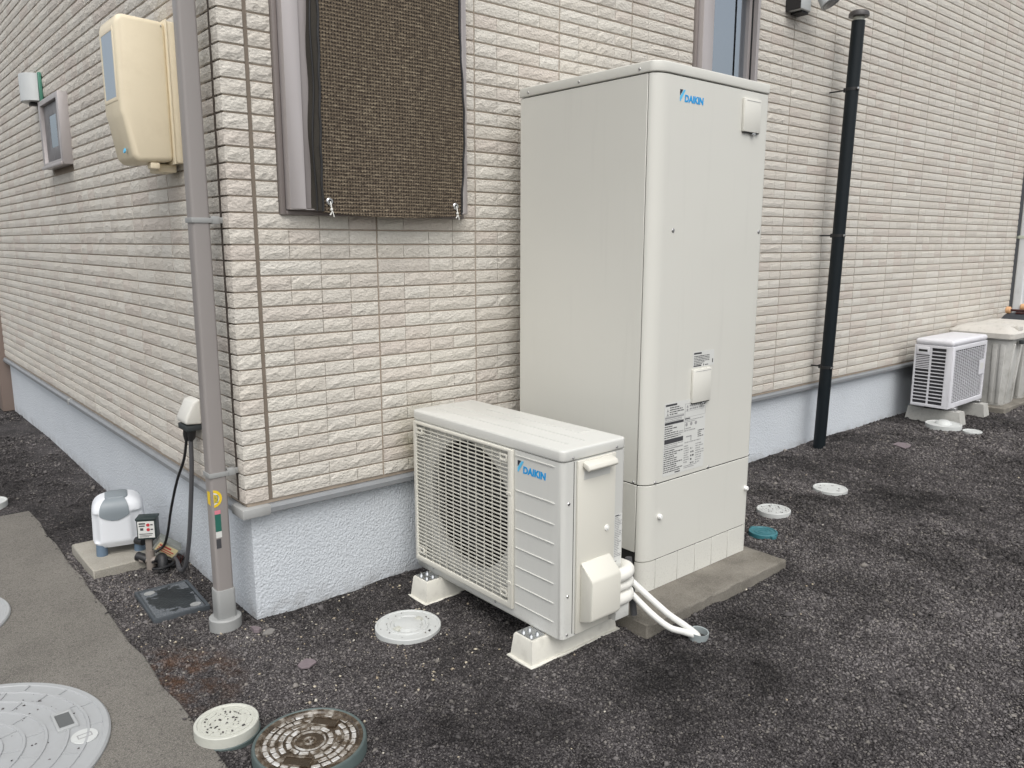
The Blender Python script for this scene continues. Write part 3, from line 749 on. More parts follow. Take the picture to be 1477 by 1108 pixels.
F.append(tuple(range(nr*nt_, (nr+1)*nt_))); F.append(tuple(range(nt_))[::-1]); b.add(V, F); b.obj('housing', M['pumpw'], ap, local=True, angle=60)
b = B(); V = []; F = []; nu, nv = 24, 24
for j in range(nv+1):
    t = .56+.44*j/nv; hw = R(29)*math.sin(min(1, j/nv*3.0+.15)*math.pi/2)
    for i in range(nu+1):
        x, y, z = pump_pt(R(-96)+hw*(2*i/nu-1), t); V.append((x*1.035, y*1.035, z+.003))
for j in range(nv):
    for i in range(nu): a = j*(nu+1)+i; F.append((a, a+1, a+nu+2, a+nu+1))
b.add(V, F); b.prism([(x_, y_) for x_, y_ in rrect(-.045, .042, -.06, .05, .022, 5)], .228, .2395, 'z', bev=.006); b.obj('lid', M['pumpg'], ap, local=True, angle=60)
for fx, fy in ((-.07, -.06), (.07, -.06), (-.07, .06), (.07, .06)):
    b = B(); b.tube([(fx, fy, 0), (fx, fy, .045)], [.022, .020], 16); b.obj('foot', M['pumpf'], ap, local=True)
b = B(); b.tube([(.06, -.085, .05), (.085, -.115, .05)], .016, 14); b.obj('outlet_nozzle', M['black'], ap, local=True)
va = thing('valve_assembly', 'dark green control box on grey pipe fittings beside the air pump', 'control box', (-.115, .735, 0), R(-30))
b = B(); b.box(-.036, .036, -.026, .03, .135, .222, bev=.003); b.box(-.039, .039, -.029, .033, .214, .224, bev=.003); b.obj('box', plain('control_green', (.018, .03, .03), .45), va, local=True)
b = B(); b.box(-.031, .031, -.0275, -.0262, .143, .211); b.obj('face_plate', M['label'], va, local=True)
b = B()
for u, w_ in ((.008, .196), (.008, .177)): b.lathe([(0, .0012), (.0065, .0012), (.0065, 0)], (u, -.0276, w_), 14, Matrix.Rotation(R(90), 4, 'X'))
b.obj('red_button', M['red'], va, local=True)
b = B()
for (a0, a1, c0, c1) in ((-.026, -.002, .199, .205), (-.026, -.004, .19, .195), (-.022, -.010, .174, .184), (.017, .026, .194, .199), (.017, .026, .175, .18), (-.026, .024, .158, .161), (-.026, .020, .152, .154), (-.026, .010, .147, .149)): b.box(a0, a1, -.0281, -.0276, c0, c1)
b.obj('face_print', M['ink'], va, local=True, smooth=False)
b = B(); b.box(-.012, .012, -.010, .010, .075, .135, bev=.002); b.tube([(-.0, 0, .0), (0, 0, .08)], .017, 14); b.tube([(-.04, .01, .04), (.05, -.015, .04)], .015, 14); b.obj('grey_fitting', M['pvcp'], va, local=True)
b = B(); b.tube(smoothpath([(-.055, .02, .052), (-.03, .01, .046), (-.012, .004, .04)]), .018, 14); b.tube(smoothpath([(.035, -.012, .04), (.05, -.022, .055), (.055, -.04, .03), (.055, -.045, -.01)]), .019, 14); b.obj('rubber_elbow', M['black'], va, local=True)
b = B(); b.tube([(.055, -.045, .018), (.055, -.045, -.05)], .014, 14); b.obj('riser_pipe', M['dsfoot'], va, local=True)
b = B(); b.tube([(.055, -.045, .010), (.055, -.045, .017)], .0205, 16); b.obj('hose_clamp', M['chrome'], va, local=True)
Mb = Matrix.Translation((.06, .03, .075)) @ Matrix.Rotation(R(40), 4, 'Y') @ Matrix.Rotation(R(15), 4, 'Z')
b = B(); b.box(-.055, .045, -.022, .03, -.025, .03, bev=.004, M=Mb); b.obj('junction_case', plain('junction_grey', (.24, .25, .23), .55), va, local=True)
b = B(); b.box(-.046, .036, -.0235, -.0225, -.019, .019, M=Mb); b.obj('yellow_plate', plain('aged_yellow', (.55, .48, .28), .5), va, local=True)
b = B(); b.box(-.040, .010, -.0242, -.0236, .006, .012, M=Mb); b.box(-.040, .028, -.0242, -.0236, -.004, 0, M=Mb); b.box(-.040, .024, -.0242, -.0236, -.012, -.009, M=Mb); b.obj('plate_print', M['red'], va, local=True, smooth=False)
b = B(); b.tube(smoothpath([(-.04+.03*math.cos(a*.7)*1.3+.03, -.05+.025*math.sin(a*.7), .008+.003*a) for a in range(14)], 4), .0055, 8)
b.V = [(x-.115+.04, y+.735-.01, z) for x, y, z in b.V]
tag(b.obj('coiled_cable', M['cable_black']), 'small coil of black cable on the gravel under the control box', 'cable')
b = B(); rw = random.Random(8)
for k in range(22):
    a, l = rw.uniform(0, 6.28), rw.uniform(.03, .07); t = rw.uniform(.25, .9); w_ = .0016
    p0 = Vector((-.018+rw.uniform(-.012, .012), .735+rw.uniform(-.02, .02), .0)); p1 = p0+Vector((math.cos(a)*l*t*.7, math.sin(a)*l*t, l)); p1.x = min(p1.x, .02)
    b.tube([p0, (p0+p1)/2+Vector((0, 0, .008)), p1], [w_, w_*1.3, .0004], 5)
tag(b.obj('dry_weed', plain('dry_red_weed', (.10, .03, .025), .8, var=.4, vs=60)), 'small tuft of dark red dried weed at the foundation behind the control box', 'weed')
# black square drain lid
dl = thing('drain_cover', 'black square drain lid with a wet patch beside the downspout', 'drain cover', (-.15, .375, 0))
dl.rotation_euler.z = R(-3)
b = B(); b.ring((-.098, .094, -.147, .133), (-.087, .083, -.136, .122), -.03, .016, 'z', bev=.002); b.obj('frame', plain('lid_frame', (.05, .058, .066), .6, var=.2, vs=40), dl, local=True)
b = B(); b.box(-.0855, .0815, -.1345, .1205, -.02, .014, bev=.003, seg=1); b.obj('lid', M['lidblack'], dl, local=True)
for x, y in ((-.055, .09), (.055, -.105)):
    b = B(); b.prism(disc_poly(x, y, .016, 16, 1.2), .0141, .0158, 'z'); b.obj('lift_boss', M['dsfoot'], dl, local=True)

# ------------------------------------------------------------------ round covers
def cap(name, label, x, y, r, h, mat, n=40, zt=None, group=None):
    z = gz1(x, y) if zt is None else zt
    t = thing(name, label, 'drain cover', (x, y, z), rnd.uniform(0, 6), group)
    b = B(); b.lathe([(0, h-.003), (r-.010, h-.003), (r-.008, h), (r-.002, h), (r, h-.002), (r, -.04), (0, -.04)], (0, 0, 0), n); b.obj('rim', mat, t, local=True); return t
def rings(t, rs, z, mat, wdt=.002, ht=.0015, name='raised_ring'):
    for r in rs:
        b = B(); b.lathe([(r-wdt, z), (r-wdt, z+ht), (r+wdt, z+ht), (r+wdt, z)], (0, 0, 0), 40); b.obj(name, mat, t, local=True)
# large grey manhole in the path
big = thing('manhole_cover', 'large round grey manhole cover in the concrete path with square lift hole', 'manhole cover', (-.892, -.238, .012))
b = B(); b.lathe([(0, .008), (.352, .008), (.354, .011), (.366, .011), (.371, .006), (.371, -.03), (0, -.03)], (0, 0, 0), 72); b.obj('lid', M['pvcgrey'], big, local=True)
for r in (.07, .12, .17, .22, .27, .318):
    b = B(); b.lathe([(r-.0045, .008), (r-.003, .0118), (r+.003, .0118), (r+.0045, .008)], (0, 0, 0), 72); b.obj('raised_ring', M['pvcgrey'], big, local=True)
b = B(); rr2 = random.Random(3)
for r0, r1, n in ((.125, .167, 10), (.175, .217, 12), (.225, .267, 14), (.275, .315, 16), (.322, .350, 18)):
    a0 = rr2.uniform(0, 1)
    for k in range(n):
        if rr2.random() < .25: continue
        a = a0+2*math.pi*k/n; Mx = Matrix.Rotation(a, 4, 'Z'); b.box(r0, r1, -.003, .003, .0075, .0112, M=Mx)
b.obj('raised_rib', M['pvcgrey'], big, local=True)
b = B(); b.ring((.242, .292, -.045, .055), (.249, .285, -.032, .042), .004, .0145, 'z', bev=.001); b.obj('lift_hole_rim', plain('lift_rim', (.34, .35, .35), .5), big, local=True)
b = B(); b.box(.2495, .2845, -.0315, .0415, .0082, .0121); b.obj('lift_hole', plain('lift_hole_dark', (.10, .105, .105), .6), big, local=True, smooth=False)
b = B(); b.prism(disc_poly(.292, -.105, .034, 28, .95), .008, .0115, 'z', bev=.001, seg=1); b.obj('oval_plate', M['pvcwhite'], big, local=True)
b = B(); b.ring((.275, .31, -.115, -.095), (.278, .307, -.112, -.098), .0116, .0122, 'z'); b.obj('oval_mark', M['inklight'], big, local=True)
lm = thing('manhole_cover', 'grey round manhole cover in the path level with the black square drain lid', 'manhole cover', (-.888, .688, .012))
b = B(); b.lathe([(0, .006), (.258, .006), (.260, .010), (.272, .010), (.276, .005), (.276, -.03), (0, -.03)], (0, 0, 0), 64); b.obj('lid', M['pvcgrey'], lm, local=True)
rings(lm, (.07, .13, .19, .235), .006, M['pvcgrey'])
t = cap('drain_cover', 'small cream plastic drain cap touching the edge of the concrete path', -.300, -.545, .083, .040, M['pvccream'], zt=0)
rings(t, (.018, .034, .05, .066), .037, M['pvccream'], .0018, .0018)
b = B(); rr2 = random.Random(5)
for r0, r1, n in ((.020, .032, 6), (.036, .048, 10), (.052, .064, 14)):
    for k in range(n): b.box(r0, r1, -.0012, .0012, .0368, .0385, M=Matrix.Rotation(2*math.pi*k/n+r0*9, 4, 'Z'))
b.obj('raised_rib', M['pvccream'], t, local=True)
b = B(); b.lathe([(.0835, .012), (.086, .010), (.086, -.03), (.0835, -.03)], (0, 0, 0), 40); b.obj('socket', M['tealrim'], t, local=True)
# stained patterned cover
sc_ = thing('manhole_cover', 'wet brown-stained round cover with raised block pattern and pale teal rim', 'manhole cover', (-.164, -.758, 0), .3)
b = B(); b.lathe([(.136, .033), (.139, .035), (.1425, .034), (.145, .030), (.145, -.03), (.13, -.03)], (0, 0, 0), 56); b.obj('rim', M['tealrim'], sc_, local=True)
b = B(); b.lathe([(0, .029), (.122, .029), (.126, .033), (.136, .033), (.136, .0), (0, 0)], (0, 0, 0), 56); b.obj('lid', M['wet'], sc_, local=True)
b = B(); rr2 = random.Random(9)
HOLES = [(R(205), .085), (R(20), .085)]
for r0, r1, n in ((.046, .061, 12), (.066, .081, 17), (.086, .101, 22), (.105, .119, 27)):
    for k in range(n):
        a = 2*math.pi*(k+.5*(n % 2))/n; rm = (r0+r1)/2; x, y = rm*math.cos(a), rm*math.sin(a)
        if any(abs((x-hr*math.cos(ha))*math.cos(ha)+(y-hr*math.sin(ha))*math.sin(ha)) < .024 and abs(-(x-hr*math.cos(ha))*math.sin(ha)+(y-hr*math.sin(ha))*math.cos(ha)) < .044 for ha, hr in HOLES): continue
        hw = math.pi*rm/n*.86; b.box(r0+.001, r1-.001, -hw, hw, .0288, .0322+rr2.uniform(0, .0006), bev=.0015, seg=1, M=Matrix.Rotation(a, 4, 'Z'))
b.obj('raised_block', M['wetblock'], sc_, local=True)['kind'] = 'stuff'
b = B(); b.lathe([(.012, .029), (.013, .032), (.016, .032), (.017, .029)], (0, 0, 0), 28); b.lathe([(.036, .029), (.037, .032), (.040, .032), (.041, .029)], (0, 0, 0), 36); b.box(-.006, .006, -.008, -.005, .029, .0318); b.box(-.0015, .0015, -.005, .007, .029, .0318); b.obj('centre_mark', M['wetblock'], sc_, local=True)
for ha, hr in HOLES:
    Mx = Matrix.Rotation(ha, 4, 'Z') @ Matrix.Translation((hr, 0, 0))
    b = B(); b.ring((-.019, .019, -.039, .039), (-.015, .015, -.034, .034), .0285, .0325, 'z', bev=.001); b.V = [tuple(Mx @ Vector(v)) for v in b.V]; b.obj('lift_slot_rim', M['wet'], sc_, local=True)
    b = B(); b.box(-.0149, .0149, -.0339, .0339, .0287, .0296, M=Mx); b.obj('lift_slot', M['wetdark'], sc_, local=True, smooth=False)
# white caps
t = cap('drain_cover', 'white round drain cap with raised centre in front of the heat pump', .395, -.365, .112, .026, M['pvcwhite'], 48, zt=-.009)
b = B(); b.lathe([(.072, .023), (.070, .028), (.062, .028), (.058, .021), (.050, .021), (.046, .030), (.020, .034), (0, .035)], (0, 0, 0), 40); b.obj('centre_knob', M['pvcwhite'], t, local=True)
b = B(); b.box(-.012, .012, .030, .060, .022, .0315, bev=.003); b.box(-.012, .012, -.06, -.03, .022, .0315, bev=.003); b.obj('grip', M['pvccream'], t, local=True)
t = cap('drain_cover', 'white drain cap sprinkled with gravel beside the small teal cap', 2.385, -.543, .080, .020, M['pvcwhite'])
rings(t, (.025, .045, .062), .017, M['pvcwhite'])
t = cap('drain_cover', 'bare white drain cap in the gravel between teal cap and black vent pipe', 2.888, -.566, .086, .021, M['pvcwhite'])
for a in (0, 2.1, 4.2):
    b = B(); b.box(.045, .06, -.006, .006, 0.0175, .0195, M=Matrix.Rotation(a, 4, 'Z')); b.obj('lift_notch', M['inklight'], t, local=True)
t = cap('drain_cover', 'small teal drain cap beside the concrete slab of the tank', 2.104, -.662, .063, .018, M['teal'])
for q in (.052, -.075):
    b = B(); b.box(-.012, .012, q, q+.023, .000, .016, bev=.003); b.obj('lug', M['teal'], t, local=True)
rings(t, (.02, .038), .015, M['teal'])
t = cap('drain_cover', 'wide white cap with raised knob below the far air conditioner', 4.811, -.381, .115, .028, M['pvcwhite'])
b = B(); b.lathe([(0, .052), (.03, .050), (.05, .036), (.055, .025)], (0, 0, 0), 28); b.obj('centre_knob', M['pvcwhite'], t, local=True)
t = cap('drain_cover', 'small flat white cap in the gravel beside the wide knobbed cap', 4.82, -.565, .060, .016, M['pvcwhite'])
rings(t, (.03,), .013, M['pvcwhite'])
t = cap('drain_cover', 'white cap in the gravel past the end of the concrete path', -.497, 2.06, .085, .03, M['pvcwhite'], zt=0)
rings(t, (.04,), .027, M['pvcwhite'])

# ------------------------------------------------------------------ tank on its slab
b = B(); b.box(.9597, 1.8234, -.9434, -.06, -.08, .0468, bev=.007, seg=2)
bm = bmesh.new(); me_ = bpy.data.meshes.new('x'); me_.from_pydata(b.V, [], b.F); bm.from_mesh(me_); bpy.data.meshes.remove(me_)
bmesh.ops.subdivide_edges(bm, edges=[e for e in bm.edges if e.calc_length() > .2], cuts=24, use_grid_fill=True)
rs = random.Random(21)
for v in bm.verts:
    if v.co.z > .03: v.co += Vector((rs.uniform(-.0022, .0022), rs.uniform(-.0022, .0022), rs.uniform(-.0008, .0008)))
b = B(); b.bm(bm); tag(b.obj('concrete_slab', M['slab'], smooth=False), 'weathered concrete slab under the tall hot water tank', 'concrete slab')
TX0, TX1, TY0, TY1 = 1.130, 1.797, -.7745, -.1029
T0, TSK, TSE, TTOP, TCV = .0472, .162, .4493, 1.846, 1.8829
tk = thing('hot_water_tank', 'tall beige hot water storage tank cabinet on a concrete slab', 'water tank', (1.46, -.44, T0))
RC = .040; YS = -.738
b = B(); b.prism([(TX0+.004, TY1-.004), (TX0+.004, YS+.004), (TX0+.072, TY0+.004), (TX1-.036, TY0+.004), (TX1-.004, YS+.004), (TX1-.004, TY1-.004)], T0+.006, TTOP, 'z'); b.box(TX0+.012, TX1-.012, TY0+.012, TY1-.012, T0, T0+.006); b.obj('dark_gap_core', M['void'], tk)  # black core added behind the panels, paints the shade in their gaps
EX, EXR, EY = .060, .030, .0362
def corner_arc(side, n=12):
    q = EX if side < 0 else EXR
    a = [(q-q*math.cos(R(90*k/n)), EY-EY*math.sin(R(90*k/n))) for k in range(n+1)]      # from the side face round to the front
    return [(TX0+u, TY0+v) for u, v in a] if side < 0 else [(TX1-u, TY0+v) for u, v in a]
def front_y(x):
    u, q = (x-TX0, EX) if x < 1.46 else (TX1-x, EXR)
    return TY0 if u >= q else TY0+EY-EY*math.sqrt(max(0, 1-((q-u)/q)**2))
def shell(z0, z1, name):
    b = B(); outer = [(TX0, YS)]+corner_arc(-1)+corner_arc(1)[::-1]+[(TX1, YS)]; b.prism(outer, z0, z1, 'z', bev=.0012, seg=1); return b.obj(name, M['tank'], tk)
up_ = shell(TSE+.0022, TTOP-.0015, 'upper_front_panel'); lo_ = shell(TSK+.0008, TSE-.0022, 'lower_front_panel')
b = B(); b.box(TX0, TX1, YS+.0042, TY1, TSE+.0022, TTOP-.0015, bev=.0012, seg=1); b.obj('upper_side_panel', M['tank'], tk)
b = B(); b.box(TX0, TX1, YS+.0042, TY1, .195, TSE-.0022, bev=.0012, seg=1); b.obj('lower_side_panel', M['tank'], tk)
# top cover
b = B(); b.prism([(x_+(-.003 if x_ < 1.46 else .003), y_-.003) for x_, y_ in corner_arc(-1)+corner_arc(1)[::-1]]+[(TX1+.003, TY1+.004), (TX0-.003, TY1+.004)], TTOP+.0022, TCV, 'z', bev=.004, seg=3); b.obj('top_cover', M['tank'], tk)
# skirt: corner piece and plates
sk = [TX0+.0, 1.204, 1.334, 1.441, 1.549, 1.657, TX1]
b = B(); b.prism(corner_arc(-1)+[(sk[1]-.0024, TY0), (sk[1]-.0024, TY0+.003), (TX0+.07, TY0+.0035), (TX0+.003, YS+.002), (TX0, YS+.002)], T0, TSK-.0022, 'z'); b.obj('skirt_corner', M['tank'], tk)
for a0, a1 in zip(sk[1:-1], sk[2:]):
    b = B(); e = a1-.0024 if a1 < TX1 else a1-.0305; b.box(a0, e, TY0, TY0+.0036, T0, TSK-.0022, bev=.0008, seg=1); b.obj('skirt_plate', M['tank'], tk)
b = B(); b.prism(corner_arc(1)+[(TX1-.033, TY0+.0035), (TX1-.003, YS+.002), (TX1, YS+.002)], T0, TSK-.0022, 'z'); b.obj('skirt_corner', M['tank'], tk)
def screw_at(par, p, nrm, r=.0055, mat='screw'):
    M4 = Vector(nrm).to_track_quat('Z', 'Y').to_matrix().to_4x4()
    b = B(); b.lathe([(0, .003), (r*.7, .003), (r, .0012), (r, -.001)], p, 12, M4); b.obj('screw', M[mat], par)
NY = (0, -1, 0); NX = (-1, 0, 0)
for x in (1.236, 1.758): screw_at(tk, (x, front_y(x), 1.342), NY, .0075)
for x in (1.185, 1.50, 1.775): screw_at(tk, (x, front_y(x), TSE+.007), NY)
for y in (-.15, -.42, -.70): screw_at(tk, (TX0-.003, y, TTOP+.016), NX, .005)
for y in (-.72, -.64): screw_at(tk, (TX0, y, TSE+.008), NX)
for x, z in ((1.213, .324), (1.762, .318)):
    b = B(); b.lathe([(0, .014), (.007, .013), (.0095, .009), (.0095, 0)], (x, front_y(x), z), 16, Matrix.Rotation(R(90), 4, 'X')); b.obj('knob', plain('knob_white', (.8, .8, .78), .35), tk)
def flap(x0, x1, z0, z1):
    b = B(); b.box(x0, x1, TY0-.011, TY0-.0005, z0, z1, bev=.002); f_ = b.obj('flap_door', M['tankflap'], tk)
    b = B(); b.box(x0+.012, x1-.004, TY0-.0116, TY0-.0111, z1-.009, z1-.0075); b.obj('hinge_line', M['inklight'], f_)
    b = B(); xc = (x0+x1)/2+.012; b.box(x0+.004, x1-.004, TY0-.009, TY0-.001, z0-.003, z0-.0004); b.obj('flap_gasket', M['black'], f_)
    b = B(); b.box(xc-.010, xc+.010, TY0-.013, TY0-.002, z0-.009, z0-.0032, bev=.0015); b.tube([(xc, TY0-.0125, z0-.006), (xc, TY0-.016, z0-.006)], .004, 10); b.obj('latch', M['chrome'], f_)
flap(1.610, 1.716, 1.700, 1.817); flap(1.372, 1.480, .722, .846)
maker_logo(tk, (1.247, TY0-.0006, 1.766), AX, AZ, .0215)
flat_poly('rating_label', M['label'], tk, (1.378, TY0-.0003, .852), AX, AZ, [rect(0, 0, .128, .058)])
flat_poly('rating_print', M['ink'], tk, (1.378, TY0-.0008, .852), AX, AZ, [rect(.004, .048, .05, .054), rect(.004, .0025, .05, .007), rect(.062, .003, .066, .010), rect(.072, .004, .092, .007), rect(.116, .01, .121, .024)])
fine_print(tk, (1.378, TY0-.0008, .860), AX, AZ, .105, .036, 31, lines=6)
lab = flat_poly('warning_label', M['label'], tk, (1.224, TY0-.0003, .468), AX, AZ, [rect(0, 0, .243, .270)])
L0 = (1.224, TY0-.0008, .468); PR = {}
PR['label_bars'] = flat_poly('label_bars', M['ink'], tk, L0, AX, AZ, [rect(.004, .190, .112, .199), rect(.004, .120, .112, .137), rect(.006, .258, .07, .265), rect(.118, .196, .15, .200), rect(.07, .005, .1, .009)])
PR['label_grey_bars'] = flat_poly('label_grey_bars', M['inklight'], tk, L0, AX, AZ, [rect(.004, .213, .112, .219), rect(.004, .100, .112, .104), rect(.004, .2215, .116, .2222), rect(.118, .254, .240, .2547), rect(.118, .2255, .240, .2262), rect(.118, .203, .240, .2037), rect(.118, .15, .119, .255), rect(.2405, .205, .2412, .255), rect(.19, .258, .235, .262)])
def tri(x, z, s_): return [[(x, z), (x+s_, z), (x+s_*.5, z+s_*.9)]]
PR['label_icons'] = flat_poly('label_icons', M['inklight'], tk, L0, AX, AZ, tri(.012, .238, .012)+tri(.012, .224, .012)+tri(.126, .239, .012)+[disc_poly(.132, .231, .005, 12)]+[disc_poly(x, .176, .007, 8) for x in (.13, .158, .186)]+[rect(.13, .128, .16, .132), rect(.158, .112, .162, .132)])
for q, (u, w_, a, c, n) in enumerate([(.03, .224, .08, .032, 4), (.145, .228, .09, .024, 2), (.004, .200, .108, .012, 2), (.004, .140, .078, .048, 6), (.085, .142, .027, .02, 3), (.004, .106, .108, .013, 2), (.004, .012, .108, .086, 11), (.120, .183, .11, .012, 2), (.120, .15, .07, .016, 2), (.20, .118, .038, .03, 4), (.122, .105, .11, .008, 1), (.120, .03, .032, .07, 8), (.16, .02, .02, .07, 5), (.19, .02, .05, .08, 9), (.122, .01, .11, .012, 2)]):
    fine_print(tk, (L0[0]+u, L0[1], L0[2]+w_), AX, AZ, a, c, 50+q, lines=n, margin=.0, mat='inklight' if q % 3 else 'ink')

for q in PR.values(): q['kind'] = 'stuff'
# ------------------------------------------------------------------ heat pump
hp = thing('heat_pump', 'beige heat pump outdoor unit with fan grille standing on two support blocks', 'heat pump', (.709, -.54, .12))
X0, X1, Y0, Y1, Z0, Z1 = .5724, .8455, -.9277, -.1532, .12, .7093
ZL = Z1-.036
b = B(); b.prism(rrect(X0+.13, X1, Y0, Y1, .012, 3, (0, 1, 1, 0)), Z0, ZL-.001, 'z'); b.obj('cabinet', M['hp'], hp)
GO = (-.699, -.181, .163, .681-.013)
b = B()
bm = bmesh.new()
tmp = B(); tmp.ring((Y0, Y1, Z0, ZL-.001), GO, X0, X0+.129, 'x'); mm = bpy.data.meshes.new('x'); mm.from_pydata(tmp.V, [], tmp.F); bm.from_mesh(mm); bpy.data.meshes.remove(mm)
es = [e for e in bm.edges if all(abs(v.co.x-X0) < 1e-5 for v in e.verts) and all(abs(v.co.y-Y0) < 1e-5 for v in e.verts) or all(abs(v.co.x-X0) < 1e-5 for v in e.verts) and all(abs(v.co.y-Y1) < 1e-5 for v in e.verts)]
bmesh.ops.bevel(bm, geom=es, offset=.020, segments=6, profile=.5, affect='EDGES')
b.bm(bm); b.obj('front_panel', M['hp'], hp)
b = B(); b.prism(rrect(X0-.003, X1+.002, Y0-.003, Y1+.003, .020, 6), ZL, Z1, 'z', bev=.007, seg=3); tl = b.obj('top_lid', M['hp'], hp)
b = B()
for x in (X0+.07, X0+.14): b.box(x-.002, x+.002, Y0+.05, Y1-.05, Z1-.0005, Z1+.0012)
b.box(.77, .82, -.80, -.33, Z1-.0005, Z1+.0016, bev=.0008, seg=1); b.obj('lid_embossing', M['hp'], tl)
# fan and shroud behind the grille
FC = (-.435, .415); FR = .222
b = B(); n = 64; V = []; F = []
gy0, gy1, gz0, gz1_ = GO
for k in range(n):
    a = 2*math.pi*k/n; c_, s_ = math.cos(a), math.sin(a)
    t = min(((gy1-FC[0]) if c_ > 0 else (gy0-FC[0]))/c_ if abs(c_) > 1e-6 else 9, ((gz1_-FC[1]) if s_ > 0 else (gz0-FC[1]))/s_ if abs(s_) > 1e-6 else 9)
    for r_, x in ((t, X0+.030), (FR+.012, X0+.030), (FR+.003, X0+.034), (FR, X0+.040), (FR, X0+.056)): V.append((x, FC[0]+r_*c_, FC[1]+r_*s_))
for k in range(n):
    for q in range(4): F.append((k*5+q, k*5+q+1, ((k+1) % n)*5+q+1, ((k+1) % n)*5+q))
b.add(V, F); b.obj('fan_shroud', M['hp'], hp)
b = B(); b.box(X0+.112, X0+.128, gy0, gy1, gz0, gz1_); b.obj('coil_backing', M['void'], hp, smooth=False)
fan = None
b = B(); b.lathe([(0, .05), (.035, .048), (.05, .035), (.052, 0)], (X0+.095, FC[0], FC[1]), 28, Matrix.Rotation(R(-90), 4, 'Y')); fan = b.obj('fan', plain('fan_grey', (.018, .02, .022), .5), hp)
for k in range(3):
    V = []; F = []; nr_, na = 6, 8
    for i in range(nr_+1):
        r_ = .048+(FR-.012-.048)*i/nr_
        for j in range(na+1):
            a = 2*math.pi*k/3+R(8)*i/nr_+R(78)*j/na; V.append((X0+.06+.045*j/na, FC[0]+r_*math.cos(a), FC[1]+r_*math.sin(a)))
    for i in range(nr_):
        for j in range(na): q = i*(na+1)+j; F.append((q, q+1, q+na+2, q+na+1))
    V2 = [(x+.003, y, z) for x, y, z in V]; m_ = len(V)
    b = B(); b.add(V+V2, F+[tuple(i+m_ for i in f[::-1]) for f in F]); b.obj('blade', fan.data.materials[0], fan)
# grille: plastic frame, bars
b = B(); b.ring((-.716, -.170, .148, .684-.012), (-.694, -.186, .167, .663-.001), X0-.012, X0-.0006, 'x', bev=.003); gr = b.obj('grille', M['hpw'], hp)
gz_lo, gz_hi = .167, .662
nb = 37
for k in range(1, nb):
    z = gz_lo+(gz_hi-gz_lo)*k/nb
    b = B(); b.box(X0-.0085, X0-.0045, -.6942, -.1858, z-.0017, z+.0017); b.obj('grille_bar', M['hpw'], gr, smooth=False)
for k in range(1, 12):
    y = -.694+(.508)*k/12
    b = B(); b.box(X0-.0044, X0-.0018, y-.0016, y+.0016, gz_lo-.001, gz_hi+.001); b.obj('grille_rod', M['hpw'], gr, smooth=False)
b = B()
for y, z in ((-.672, .64), (-.206, .64), (-.672, .19), (-.206, .19)): b.ring((y-.018, y+.018, z-.012, z+.012), (y-.012, y+.012, z-.006, z+.006), X0-.011, X0-.003, 'x', bev=.001)
for z in (.53, .235): b.box(X0-.014, X0-.011, -.712, -.69, z-.005, z+.005, bev=.001, seg=1)
b.obj('grille_clip', M['hpw'], gr)['kind'] = 'stuff'
# embossed ridges of the right-hand panel
for k, z in enumerate((.655, .543, .478, .4175, .355, .292, .2295, .169)):
    b = B(); prof = [(X0+.001, z-.006), (X0-.0030, z+.0005), (X0-.0030, z+.0025), (X0+.001, z+.0035)]
    V = []; F = []
    ys_ = [-.7185, -.724, -.80, -.88, -.893, -.899]; sc2 = [0.05, 1, 1, 1, .9, .05]; dzs = [0, 0, 0, 0, -.0004, -.001]
    for y, s_, dz_ in zip(ys_, sc2, dzs):
        for x, zz in prof: V.append((X0+.001+(x-X0-.001)*s_, y, zz+dz_))
    for i in range(len(ys_)-1):
        for q in range(3): F.append((i*4+q, i*4+q+1, i*4+q+5, i*4+q+4))
    b.add(V, F); b.obj('panel_ridge', M['hp'], hp)
maker_logo(hp, (X0-.0006, -.731, .606), (0, -1, 0), AZ, .021)
# end face: service cover, handle, valve cover
for x, z in ((.600, .545), (.600, .255)): 
    b = B(); b.lathe([(0, .002), (.004, .0022), (.0055, .0005), (.0055, -.002)], (x, Y0, z), 14, Matrix.Rotation(R(90), 4, 'X')); b.obj('screw', M['chrome'], hp)
for y in (-.27, -.62): screw_at(hp, (X0, y, .137), NX, .004)
screw_at(hp, (.612, Y0-.003, ZL+.010), NY, .004); screw_at(hp, (.80, Y0-.003, ZL+.012), NY, .004); screw_at(hp, (.598, Y0, .132), NY, .004)
b = B(); b.box(.6185, .6205, Y0-.0008, Y0+.002, Z0+.01, ZL-.004); b.obj('panel_seam', M['void'], hp, smooth=False)
b = B(); b.box(.629, .793, Y0-.009, Y0-.0004, Z0+.006, ZL-.002, bev=.003); svc = b.obj('service_cover', M['hpw'], hp)
b = B(); b.prism([(Y0-.0095, .668), (Y0-.034, .660), (Y0-.040, .648), (Y0-.034, .640), (Y0-.0095, .652)], .645, .772, 'x', bev=.003); b.obj('handle', M['hpw'], svc)
b = B(); b.box(.652, .766, Y0-.0098, Y0-.0091, .610, .639, bev=.0003, seg=1); b.obj('handle_recess', M['hp'], svc)
b = B(); b.lathe([(0, .006), (.004, .006), (.0045, .003), (.009, .003), (.010, 0)], (.756, Y0-.009, .438), 18, Matrix.Rotation(R(90), 4, 'X')); b.obj('cover_screw', plain('cover_screw_white', (.78, .78, .75), .35), svc)
b = B(); b.prism([(Y0-.0095, .355), (Y0-.014, .353), (Y0-.058, .312), (Y0-.062, .302), (Y0-.062, .185), (Y0-.058, .178), (Y0-.0095, .160)], .642, .770, 'x', bev=.005, seg=2); b.obj('valve_cover', M['hpw'], hp)
b = B(); b.box(.772, .835, Y0-.040, Y0-.0005, .135, .180, bev=.003); b.obj('valve_bracket', M['hp'], hp)
